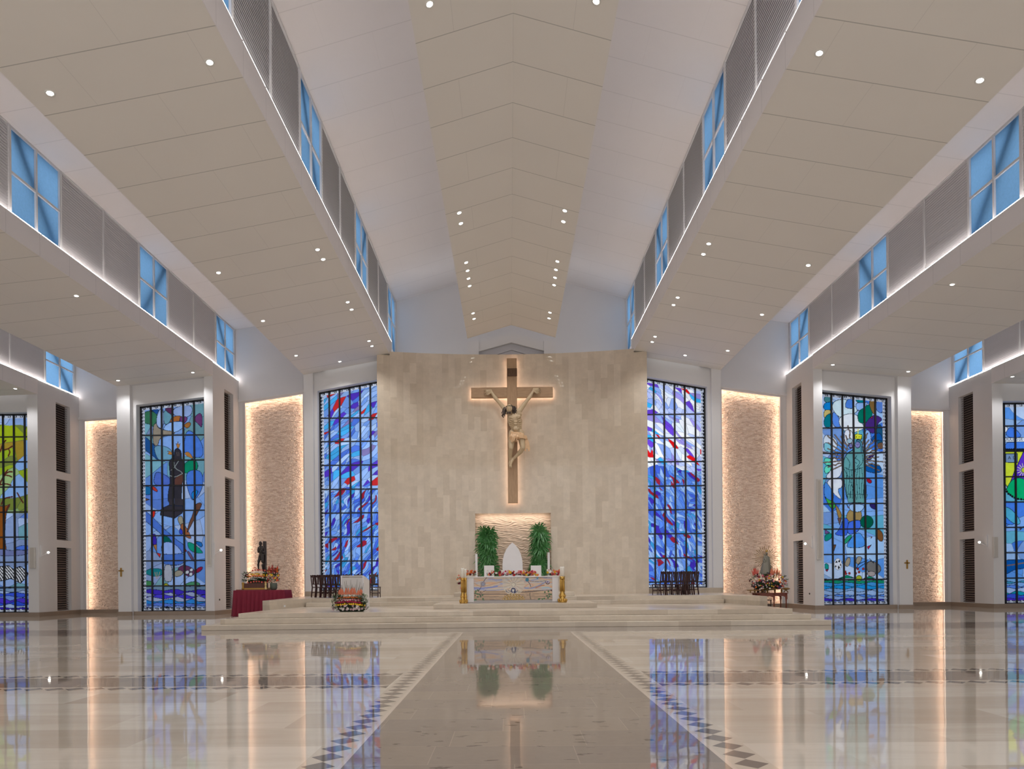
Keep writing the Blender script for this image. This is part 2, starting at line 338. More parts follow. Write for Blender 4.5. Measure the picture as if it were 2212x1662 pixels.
    struct(hdr.build('wall_%s_recess_inner' % nm, white))
    hdr = MB().prism_y(mir([(18.3, 10.36), (22.7, 10.13), (22.7, 11.2), (23.3, 11.2), (23.3, T3 + .2), (17.9, T3 + .6), (17.9, 10.36)], s), 35.55, 36.0)
    hdr.box(s * 22.45, s * 22.7, 35.55, 36.0, 0, 10.2); hdr.box(s * 18.3, s * 19.3, 35.55, 36.0, 0, 10.4)
    struct(hdr.build('wall_%s_recess_outer' % nm, white))
    struct(MB().box(s * 10.3, s * 14.3, 35.5, 35.56, 0, .2).build('baseboard_%s_recess_inner' % nm, basem)); struct(MB().box(s * 18.9, s * 22.65, 35.5, 35.56, 0, .2).build('baseboard_%s_recess_outer' % nm, basem))
    # rims round the stone niches
    struct(MB().prism_y(mir([(10.3, 11.53), (14.28, 10.96), (14.28, 11.10), (10.3, 11.67)], s), 35.47, 35.56).build('trim_%s_recess_inner' % nm, white))
    struct(MB().prism_y(mir([(18.9, 10.33), (22.65, 10.12), (22.65, 10.26), (18.9, 10.47)], s), 35.47, 35.56).build('trim_%s_recess_outer' % nm, white))
    # window walls of the bays: pilaster, header and sill round the opening
    w = MB().box(s * 9.82, s * B1O, YE, 35.6, 0, 12.2).box(s * 9.66, s * 9.82, YE + .2, 34.6, 0, 12.2)
    w.prism_y(mir([(5.8, 11.72), (9.66, 11.03), (9.66, 11.95), (5.8, 12.7)], s), YE + .2, 34.6).box(s * 5.8, s * 9.66, YE + .2, 34.6, 0, 1.08)
    struct(w.build('wall_%s_bay_inner' % nm, white))
    struct(MB().box(s * 6.5, s * 10.3, YE - .03, YE + .2, .80, 1.07).build('baseboard_%s_bay_inner' % nm, slab_material('sill_stone_' + nm, (176, 160, 142), (188, 172, 152), 1.2, .4, .25)))
    w = MB().box(s * 18.22, s * B2O, 32.4, 35.6, 0, 11.25).box(s * 18.04, s * 18.22, 32.62, 33.3, 0, 11.25)
    w.prism_y(mir([(B2X + .4, B2Z - .03), (B2O, B2OZ), (B2O, B2OZ + .25), (14.75, 11.75)], s), 32.4, 32.63)
    w.prism_y(mir([(14.67, 10.47), (18.04, 10.11), (18.04, 11.2), (14.67, 11.6)], s), 32.62, 33.3).box(s * 14.67, s * 18.04, 32.62, 33.3, 0, .18)
    struct(w.build('wall_%s_bay_middle' % nm, white))
    struct(MB().box(s * 14.6, s * 18.2, 32.55, 32.63, 0, .2).box(s * 18.2, s * 18.88, 32.37, 32.45, 0, .2).build('baseboard_%s_bay_middle' % nm, basem))
    w = MB().box(s * 27.0, s * 27.4, 32.4, 35.6, 0, 11.0)
    w.box(s * 23.15, s * 27.0, 32.62, 33.3, 9.83, 11.0).box(s * 23.15, s * 27.0, 32.62, 33.3, 0, .18)
    struct(w.build('wall_%s_bay_outer' % nm, white))
    struct(MB().box(s * 23.1, s * 27.4, 32.55, 32.63, 0, .2).build('baseboard_%s_bay_outer' % nm, basem))
    # cove light on each ledge
    for xf, zl, y1, lb in ((B1X, L1, YE, 'inner'), (B2X, L2, 35.5, 'middle'), (B3X, L3, 35.5, 'outer')):
        c = MB(); y = Y0
        while y < y1 - .3:
            ye = min(y + 1.36, y1); c.box(s * (xf - .012), s * (xf + .03), y, ye, zl + .012, zl + .036); y += 1.42
        tag(c.build('cove_light', led_cool), 'thin warm light strip along the ledge below the %s clerestory on the %s' % (lb, nm), 'light strip')
# structure seen above the stone wall
w = MB().box(-2.2, -1.62, 33.9, 34.2, 11.5, 13.42).box(1.62, 2.2, 33.9, 34.2, 11.5, 13.42)
w.prism_y([(-1.62, 13.40), (-1.62, 12.95), (0, 13.38), (1.62, 12.95), (1.62, 13.40), (0, 13.84)], 34.0, 34.2)
struct(w.build('wall_center_upper', white))
struct(MB().prism_y([(-1.62, 12.62), (-1.62, 12.56), (0, 13.05), (1.62, 12.56), (1.62, 12.62), (0, 13.12)], 34.12, 34.2).prism_y([(-1.62, 11.5), (1.62, 11.5), (1.62, 13.0), (0, 13.4), (-1.62, 13.0)], 34.2, 34.25).build('trim_center_gable', rm('grey_paint', 196, 194, 198, rough=.7)))
# curved stone wall with a niche
def yc(x): return 33.62 - .62 * (x / 5.9) ** 2
def curved(xa, xb, z0, z1f, n):
    m = MB(); vs = []; fs = []
    for i in range(n + 1):
        x = xa + (xb - xa) * i / n; y = yc(x); vs += [(x, y, z0), (x, y, z1f(x)), (x, y + .6, z0), (x, y + .6, z1f(x))]
    for i in range(n):
        a = 4 * i; fs += [(a, a + 4, a + 5, a + 1), (a + 2, a + 3, a + 7, a + 6), (a + 1, a + 5, a + 7, a + 3), (a, a + 2, a + 6, a + 4)]
    fs += [(0, 1, 3, 2), (4 * n, 4 * n + 2, 4 * n + 3, 4 * n + 1)]
    return vs, fs
sw = MB()
zt = lambda x: 12.66 if abs(x) < 5.9 else 12.54 - .18 * (abs(x) - 5.92)
for xa, xb, z0, n in ((-6.5, -5.9, .8, 2), (-5.9, -1.86, .8, 14), (-1.86, 1.86, 4.83, 8), (1.86, 5.9, .8, 14), (5.9, 6.5, .8, 2)):
    sw.add(*curved(xa, xb, z0, (lambda x, a=xa, b=xb: zt(6.2) if abs(a + b) > 11.9 else 12.66), n))
struct(sw.build('wall_front_stone', stone_wall))
# rough stone panels as real relief
def relief(name, x0, x1, y, z0, ztop, mirror, label=None, row=.042, seed=1):
    rs = np.random.RandomState(seed); nx = int((x1 - x0) / .035); nr = int((max(ztop(x0), ztop(x1)) - z0) / row)
    xs = np.linspace(x0, x1, nx + 1); V = []; Fa = []
    for r in range(nr):
        d = np.zeros(nx + 1); i = 0
        while i <= nx:
            l = rs.randint(2, 6); d[i:i + l] = rs.uniform(0, .045) + rs.uniform(-.006, .006, size=min(l, nx + 1 - i)); i += l
        for zz in (z0 + r * row, z0 + (r + .92) * row):
            for i_, x in enumerate(xs): V.append((mirror * x, y - d[i_], min(zz, ztop(x))))
    n1 = nx + 1
    for r in range(2 * nr - 1):
        b0 = r * n1
        Fa += [(b0 + i, b0 + i + 1, b0 + n1 + i + 1, b0 + n1 + i) for i in range(nx)] if mirror > 0 else [(b0 + i + 1, b0 + i, b0 + n1 + i, b0 + n1 + i + 1) for i in range(nx)]
    me = bpy.data.meshes.new(name); me.from_pydata(V, [], Fa); me.materials.append(ledger); o = bpy.data.objects.new(name, me); C.objects.link(o)
    return struct(o)
for s in (-1, 1):
    relief('wall_%s_split_stone_inner' % SIDE[s], 10.75, 14.08, 35.93, 0, lambda x: 11.53 - .1425 * (x - 10.3), s, seed=3 + s)
    relief('wall_%s_split_stone_outer' % SIDE[s], 19.25, 22.5, 35.93, 0, lambda x: 10.34 - .055 * (x - 18.9), s, seed=9 + s)
    e = MB(); zz = lambda x: 11.53 - .1425 * (x - 10.3)
    e.box(s * 10.83, s * 10.86, 35.65, 35.70, .2, zz(10.83) - .02).box(s * 13.98, s * 14.01, 35.65, 35.70, .2, zz(14.0) - .03)
    e.prism_y(mir([(10.83, zz(10.83) - .05), (14.0, zz(14.0) - .05), (14.0, zz(14) - .02), (10.83, zz(10.83) - .02)], s), 35.65, 35.70)
    tag(e.build('edge_light', led), 'warm light strip framing the %s split stone panel nearest the altar' % SIDE[s], 'light strip')
    lp = MB().box(s * 13.93, s * 14.03, 35.55, 35.60, .2, zz(13.93) - .08).box(s * 10.81, s * 10.91, 35.55, 35.60, .2, zz(10.9) - .08)
    lp.prism_y(mir([(10.81, zz(10.81) - .09), (14.03, zz(14.03) - .09), (14.03, zz(14.03) + .01), (10.81, zz(10.81) + .01)], s), 35.55, 35.60)
    struct(lp.build('trim_%d' % (20 + s), white))
    e = MB(); zz = lambda x: 10.34 - .055 * (x - 18.9)
    e.box(s * 22.41, s * 22.44, 35.65, 35.70, .2, zz(22.4) - .03)
    e.prism_y(mir([(19.3, zz(19.3) - .05), (22.42, zz(22.42) - .05), (22.42, zz(22.42) - .02), (19.3, zz(19.3) - .02)], s), 35.65, 35.70)
    tag(e.build('edge_light', led), 'warm light strip framing the outer %s split stone panel' % SIDE[s], 'light strip')
    lp = MB().box(s * 22.35, s * 22.46, 35.55, 35.60, .2, zz(22.4) - .08)
    lp.prism_y(mir([(19.3, zz(19.3) - .09), (22.46, zz(22.46) - .09), (22.46, zz(22.46) + .01), (19.3, zz(19.3) + .01)], s), 35.55, 35.60)
    struct(lp.build('trim_%d' % (30 + s), white))
def rippled(name, x0, x1, y, z0, z1):
    nx, nz = 170, 300; xs = np.linspace(x0, x1, nx + 1); zs = np.linspace(z0, z1, nz + 1); X, Z = np.meshgrid(xs, zs)
    wv = snoise(X * 1.0, Z * 1.0, 7, 7, .9); d = .026 * np.abs(np.sin(Z * 34 + 4.2 * wv + 2.0 * snoise(X, Z * 2, 9, 6, 1.6))) + .03 * snoise(X, Z * 2.5, 3, 8, 2.2)
    co = np.stack([X, y - d, Z], -1).reshape(-1, 3); n1 = nx + 1
    me = bpy.data.meshes.new(name); me.from_pydata([tuple(c) for c in co], [], [(r * n1 + i, r * n1 + i + 1, (r + 1) * n1 + i + 1, (r + 1) * n1 + i) for r in range(nz) for i in range(nx)])
    me.polygons.foreach_set('use_smooth', [True] * len(me.polygons)); me.materials.append(rm('rippled_stone', 226, 202, 180, rough=.6, var=.06, vscale=3)); o = bpy.data.objects.new(name, me); C.objects.link(o); return struct(o)

rippled('wall_front_niche', -1.9, 1.9, 34.2, .8, 4.95)
struct(MB().box(-2.0, 2.0, 34.23, 34.3, .8, 5.0).build('wall_front_niche_back', white))
nl = bpy.data.lights.new('niche_light', 'AREA'); nl.shape = 'RECTANGLE'; nl.size = 3.4; nl.size_y = .06; nl.energy = 16; nl.color = (1, .88, .78); no = bpy.data.objects.new('niche_light', nl); C.objects.link(no); no.location = (0, 33.85, 4.815); no.rotation_euler = (.35, 0, 0)
# platform of three steps, raised block, altar step, throne step
pl = MB()
pl.prism_z([(-10.05, 21.72), (0, 22.0), (10.0, 21.72), (10.0, 31.6), (-10.05, 31.6)], 0, .162)
pl.prism_z([(-9.67, 22.27), (0, 22.55), (9.6, 22.27), (9.6, 31.8), (-9.67, 31.8)], .162, .325)
pl.prism_z([(-9.27, 22.75), (0, 23.05), (9.2, 22.75), (9.2, 32.0), (-9.27, 32.0)], .325, .49)
struct(pl.build('floor_platform', step_stone, bevel=.012))
pb = MB()
pb.prism_z([(-9.2, 25.6), (-8.72, 28.5), (8.72, 28.5), (9.15, 25.6), (10.28, 25.9), (10.28, 34.1), (-10.28, 34.1), (-10.28, 25.9)], .49, .83) if False else None
pb.prism_z([(-9.22, 25.6), (-8.72, 28.8), (8.72, 28.8), (9.15, 25.6), (9.55, 25.9), (10.26, YE), (10.26, 34.2), (-10.26, 34.2), (-10.26, YE), (-9.6, 25.9)], .0, .83)
pb.box(-8.7, 8.7, 28.4, 28.8, .49, .66)
struct(pb.build('floor_platform_upper', step_stone, bevel=.01))
struct(MB().box(-3.0, 3.0, 25.05, 28.4, .49, .665).build('floor_altar_step', step_stone, bevel=.01))
struct(MB().box(-2.62, 2.62, 29.6, 33.3, .83, 1.0).box(-1.84, 1.84, 33.3, 34.15, .83, 1.0).build('floor_throne_step', step_stone, bevel=.01))
# ------------------------------------------------------------------ clerestory windows and louvre panels
NW = [0]
def mk_window(h):
    root = bpy.data.objects.new('window', None)
    return root
def clere_mesh(s, w, h):
    f = MB(); t = .07
    for y in (0, w / 2 - t / 2, w - t): f.box(-.04, .04, y, y + t, 0, h)
    for z in (0, h / 2 - t / 2, h - t): f.box(-.036, .036, .005, w - .005, z + (.002 if z == 0 else 0), z + t - (.002 if z > h / 2 else 0))
    return f
def lv_mesh(w, h, s):
    f = MB(); n = 30
    for i in range(n):
        z = .03 + i * (h - .05) / n
        f.add([(-s * .014, 0.03, z), (-s * .014, w - .03, z), (s * .006, w - .03, z + .088), (s * .006, .03, z + .088), (-s * .014, .03, z + .01), (-s * .014, w - .03, z + .01), (s * .006, w - .03, z + .096), (s * .006, .03, z + .096)],
              [(0, 1, 2, 3), (7, 6, 5, 4), (0, 4, 5, 1), (1, 5, 6, 2), (2, 6, 7, 3), (3, 7, 4, 0)])
    return f
slat_m = rm('white_slat', 232, 230, 232, rough=.5); back_m = rm('grey_backing', 190, 190, 194, rough=.8)
for s in (-1, 1):
    for ci, (xl, zl, ztp, ws, lb) in enumerate(((6.1, L1, T1, [33.6, 26.55, 19.5, 12.45, 5.4], 'inner'), (14.45, L2, T2, [33.2, 26.3, 19.45, 12.6], 'middle'), (22.85, L3, T3, [33.2, 26.3, 19.45], 'outer'))):
        h = ztp - zl; wW = 2.25; lvp = None; cnt = 0; br = 1
        for wi, y in enumerate(ws):
            NW[0] += 1
            r = bpy.data.objects.new('window_%d' % NW[0], None); C.objects.link(r); r['kind'] = 'structure'; r.location = (s * xl, y, zl)
            clere_mesh(s, wW, h).build('window_frame', white_m, r)
            MB().box(0, s * .006, .05, wW - .05, .05, h - .05).build('glass', frost, r) if False else None
            g = MB().add([(s * .02, .05, .05), (s * .02, wW - .05, .05), (s * .02, wW - .05, h - .05), (s * .02, .05, h - .05)], [(0, 1, 2, 3)]).build('glass', frost, r)
            a, b2 = (0.05, h) if (wi % 2 == (0 if ci != 0 else 0)) else (h, 0.05)
            up = (wi % 2 == 0)
            ya, yb = (.25, wW - .1); za, zb = ((h, 0) if up else (0, h))
            bb = MB(); d = .17
            bb.add([(s * .17, ya - d, za), (s * .17, ya + d, za), (s * .17, yb + d, zb), (s * .17, yb - d, zb), (s * .3, ya - d, za), (s * .3, ya + d, za), (s * .3, yb + d, zb), (s * .3, yb - d, zb)], [(0, 1, 2, 3), (7, 6, 5, 4), (0, 4, 5, 1), (1, 5, 6, 2), (2, 6, 7, 3), (3, 7, 4, 0)])
            bb.build('brace', rm('brace_steel', 110, 116, 122, rough=.7), r)
            # the two louvre panels on the near side of this window
            y_next = ws[wi + 1] + wW if wi + 1 < len(ws) else y - 4.7
            span = (y - y_next) / 2
            for q in range(2):
                yy = y_next + q * span; cnt += 1
                lab = 'white slatted louvre panel, %s from the altar end of the %s clerestory on the %s' % (ORD[2 * wi + (1 - q)], lb, SIDE[s])
                if lvp is None:
                    lvp = thing('louvre_panel', lab, 'louvre panel', (s * xl, yy, zl), 0, 'white louvre panels between the high windows')
                    lv_mesh(span, h, s).build('slats', slat_m, lvp)
                    MB().box(s * .015, s * .035, 0, span, 0, h).build('backing', back_m, lvp)
                    MB().box(-.04, .05, 0, .035, 0, h).box(-.04, .05, span - .035, span, 0, h).box(-.04, .05, 0.035, span - .035, h - .035, h).build('frame', white_m, lvp); lvspan = span
                else:
                    d_ = dup(lvp, (s * xl, yy, zl), 0, lab)
                    d_.scale = (1, span / lvspan, 1)
        struct(MB().box(s * (xl - .05), s * (xl + .1), 35.45 if ci else 35.85, 35.6 if ci else 36.0, zl, ztp).build('trim_%d' % (100 + NW[0]), white_m))
# ------------------------------------------------------------------ stained glass
class Art:
    def __init__(s, x0, x1, z0, z1, res=.02):
        s.nx = int(round((x1 - x0) / res)); s.nz = int(round((z1 - z0) / res)); s.xs = np.linspace(x0, x1, s.nx + 1); s.zs = np.linspace(z0, z1, s.nz + 1)
        s.X, s.Z = np.meshgrid(s.xs, s.zs); s.c = np.zeros(s.X.shape + (3,)); s.res = res; s.c[:] = lin((120, 160, 225)); s.lead = lin((32, 42, 62))
    def cells(s, n, pal, seed, ang=0, sx=1, sy=1, warp=.3, wf=.35, leads=True, wts=None, region=None):
        rs = np.random.RandomState(seed); X = s.X + warp * snoise(s.X, s.Z, seed + 1, 6, wf); Z = s.Z + warp * snoise(s.X, s.Z, seed + 2, 6, wf)
        ca, sa = math.cos(ang), math.sin(ang); U = (X * ca + Z * sa) / sx; V = (-X * sa + Z * ca) / sy
        px = rs.uniform(s.xs[0] - .5, s.xs[-1] + .5, n); pz = rs.uniform(s.zs[0] - .5, s.zs[-1] + .5, n); pu = (px * ca + pz * sa) / sx; pv = (-px * sa + pz * ca) / sy
        d1 = np.full(U.shape, 1e9); d2 = np.full(U.shape, 1e9); idx = np.zeros(U.shape, int)
        for i in range(n):
            d = (U - pu[i]) ** 2 + (V - pv[i]) ** 2; b = d < d1
            d2 = np.where(b, d1, np.minimum(d2, d)); idx = np.where(b, i, idx); d1 = np.where(b, d, d1)
        P = lin(np.array(pal, float)); w = None if wts is None else np.array(wts) / np.sum(wts); ch = rs.choice(len(pal), n, p=w)
        col = P[ch][idx] * (1 + .12 * rs.uniform(-1, 1, n)[idx])[..., None]
        if leads:
            e = np.zeros(idx.shape, bool); e[:-1] |= idx[:-1] != idx[1:]; e[:, :-1] |= idx[:, :-1] != idx[:, 1:]
            col = np.where(e[..., None], col * .35 + s.lead, col)
        if region is None: s.c = col
        else: s.c = np.where(region[..., None], col, s.c)
        return idx, d1
    def mask(s, pts):
        m = np.zeros(s.X.shape, bool); n = len(pts)
        for i in range(n):
            x1, z1 = pts[i][0], pts[i][1]; x2, z2 = pts[(i + 1) % n][0], pts[(i + 1) % n][1]
            if z1 == z2: continue
            c = ((s.Z > z1) != (s.Z > z2)) & (s.X < (x2 - x1) * (s.Z - z1) / (z2 - z1) + x1); m ^= c
        return m
    def dist(s, pts, closed=False):
        d = np.full(s.X.shape, 1e9); n = len(pts)
        for i in range(n if closed else n - 1):
            ax, az = pts[i]; bx, bz = pts[(i + 1) % n]; vx, vz = bx - ax, bz - az; L = vx * vx + vz * vz + 1e-9
            t = np.clip(((s.X - ax) * vx + (s.Z - az) * vz) / L, 0, 1); d = np.minimum(d, np.hypot(s.X - ax - t * vx, s.Z - az - t * vz))
        return d
    def poly(s, pts, rgb, lead=.013, smooth=True):
        if smooth and len(pts) > 3:
            cx0 = sum(q[0] for q in pts) / len(pts); cz0 = sum(q[1] for q in pts) / len(pts); k_ = 1.13 if len(pts) < 14 else 1.03
            pts = chaikin([(cx0 + (q[0] - cx0) * k_, cz0 + (q[1] - cz0) * k_) for q in pts])
        m = s.mask(pts); s.c[m] = lin(rgb) * (1 + .06 * snoise(s.X, s.Z, len(pts), 4, 1.5))[m][:, None]
        if lead: s.c[s.dist(pts, True) < lead] = s.lead
    def line(s, pts, rgb, w=.02, smooth=True):
        if smooth and len(pts) > 2: pts = chaikin(pts, False)
        s.c[s.dist(pts) < w] = lin(rgb)
    def disc(s, x, z, r, rgb, lead=.013, rz=None):
        d = np.hypot(s.X - x, (s.Z - z) * (1 if rz is None else r / rz)); s.c[d < r] = lin(rgb)
        if lead: s.c[np.abs(d - r) < lead] = s.lead
def chaikin(p, closed=True, n=2):
    for _ in range(n):
        q = []; m = len(p)
        for i in range(m if closed else m - 1):
            a, b = p[i], p[(i + 1) % m]; q += [(a[0] * .75 + b[0] * .25, a[1] * .75 + b[1] * .25), (a[0] * .25 + b[0] * .75, a[1] * .25 + b[1] * .75)]
        p = q if closed else [p[0]] + q + [p[-1]]
    return p
def art_mesh(name, art, m, parent, y=0.0, ztop=None):
    X = art.X; Z = art.Z.copy(); nz, nx = X.shape
    if ztop is not None: Z = np.minimum(Z, ztop(X))
    co = np.stack([X, np.full_like(X, y), Z], -1).reshape(-1, 3)
    i = (np.arange(nz - 1)[:, None] * nx + np.arange(nx - 1)[None]).ravel(); q = np.stack([i, i + 1, i + nx + 1, i + nx], 1)
    h = Z.ravel(); keep = (h[q[:, 3]] - h[q[:, 0]] > 1e-5) | (h[q[:, 2]] - h[q[:, 1]] > 1e-5); q = q[keep]
    me = bpy.data.meshes.new(name); me.vertices.add(len(co)); me.vertices.foreach_set('co', co.ravel()); me.loops.add(q.size); me.loops.foreach_set('vertex_index', q.ravel())
    me.polygons.add(len(q)); me.polygons.foreach_set('loop_start', np.arange(0, q.size, 4)); me.update(calc_edges=True); me.validate()
    a = me.color_attributes.new('paint', 'FLOAT_COLOR', 'POINT'); c4 = np.ones((len(co), 4)); c4[:, :3] = np.clip(art.c.reshape(-1, 3), 0, 1); a.data.foreach_set('color', c4.ravel())
    me.materials.append(m); o = bpy.data.objects.new(name, me); C.objects.link(o); o.parent = parent; return o
def key_border(art, x0, x1, zfun, z0, inner, side):   # white meander along one side, top and bottom
    wt, bk = lin((205, 212, 228)), lin((24, 26, 34)); X, Z = art.X, art.Z; w = .14
    def meander(u, v, p):      # u along, v 0..1 across
        f = (u / p) % 1.0
        return ((v > .72) & (f < .72)) | ((f > .6) & (f < .72) & (v > .25)) | ((v > .25) & (v < .42) & (f > .3) & (f < .72)) | ((f > .3) & (f < .42) & (v > .25) & (v < .6))
    e = x1 if side > 0 else x0; d = np.abs(X - e); m = (d < .22) & (d > .22 - w); art.c[m] = wt
    art.c[m & meander(Z, (.22 - d) / w, .17)] = bk; art.c[d < .08] = bk
    zt_ = zfun(X); d = zt_ - Z; m = (d < .19) & (d > .19 - w) & (np.abs(X - e) > .08); art.c[m] = wt; art.c[m & meander(X, (.19 - d) / w, .3)] = bk
    d = Z - z0; m = (d < .17) & (d > .04) & (np.abs(X - e) > .08); art.c[m] = wt; art.c[m & meander(X, 1 - (.17 - d) / .13, .26)] = bk
def stained(name_i, art, y, xs, zs, z0, ztop, xa, xb):
    r = bpy.data.objects.new('window_%d' % name_i, None); C.objects.link(r); r['kind'] = 'structure'
    g = art_mesh('glass', art, glass_art, r, y, ztop)
    f = MB(); t = .038
    for x in xs: f.box(x - t, x + t, y - .05, y + .03, z0, float(ztop(x)) - .01)
    for z in zs: f.box(min(xa, xb), max(xa, xb), y - .045, y + .025, z - .028, z + .028)
    f.prism_y([(xa, float(ztop(xa))), (xb, float(ztop(xb))), (xb, float(ztop(xb)) - .07), (xa, float(ztop(xa)) - .07)], y - .05, y + .03)
    f.box(min(xa, xb), max(xa, xb), y - .05, y + .03, z0, z0 + .05)
    f.build('bars', black_m, r); return r, g
# flowing blue windows either side of the stone wall
rows1 = [9.75, 8.57, 7.38, 6.17, 4.98, 3.78, 2.57, 1.37]
NW[0] += 1; wn = NW[0]
for s in (-1, 1):
    y = 34.2; xo = 9.66; xi = 5.85; z0 = 1.08
    zt1 = (lambda x: 11.03 + .18 * (9.66 - np.abs(x)))
    a = Art(min(s * xi, s * xo), max(s * xi, s * xo), z0, 11.75, .016)
    ang = (PI / 4 * .85) if s < 0 else -(PI / 4 * .95)
    if s < 0: palT = [(146, 180, 236), (116, 158, 232), (80, 118, 218), (172, 202, 245), (70, 170, 232), (84, 56, 190), (192, 44, 48), (128, 120, 176)]; wT = [7, 6, 4, 5, 2, 1.1, 2.0, 1.2]
    else: palT = [(245, 248, 255), (190, 205, 255), (150, 180, 250), (225, 235, 255), (60, 180, 245), (110, 70, 215), (225, 25, 30), (160, 150, 230)]; wT = [7, 5, 4, 4, 1.6, 1.4, 1.8, 2]
    palB = [(124, 166, 232), (84, 130, 225), (66, 98, 208), (156, 190, 240), (58, 150, 212), (64, 48, 176), (150, 36, 58), (104, 148, 230)]; wB = [7, 6, 5, 5, 2, 1.6, 1.7, 5]
    a.cells(560, palT, 11 + s, ang, 1.25, .40, .22, .45, wts=wT); top = a.c.copy()
    a.cells(1500, palB, 31 + s, ang + (.3 if s < 0 else -.25), .9, .28, .20, .8, wts=wB); low = a.c
    k = ((a.Z + .7 * snoise(a.X, a.Z, 5, 4, .3)) > (6.2 if s < 0 else 6.6))[..., None]; a.c = np.where(k, top, low)
    key_border(a, min(s * xi, s * xo), max(s * xi, s * xo), zt1, z0, xi, s)
    xs = [s * (9.63 - .0), ] + [s * (9.16 - .517 * i) for i in range(7)]
    r, g = stained(wn if s < 0 else wn + 1, a, y, xs, rows1, z0, zt1, s * xi, s * xo)
NW[0] += 1
def crop(ox, oy, k, y):
    def f(pts): 
        o = []
        for p in pts: v = at(ox + p[0] / k, oy + p[1] / k, 'Y', y); o.append((v.x, v.z))
        return o
    return f
rows2 = [8.72 - 1.218 * i for i in range(7)]
blues = [(128, 168, 230), (152, 184, 238), (102, 146, 218), (118, 172, 190), (134, 156, 200), (170, 194, 236), (92, 130, 212), (114, 160, 174)]
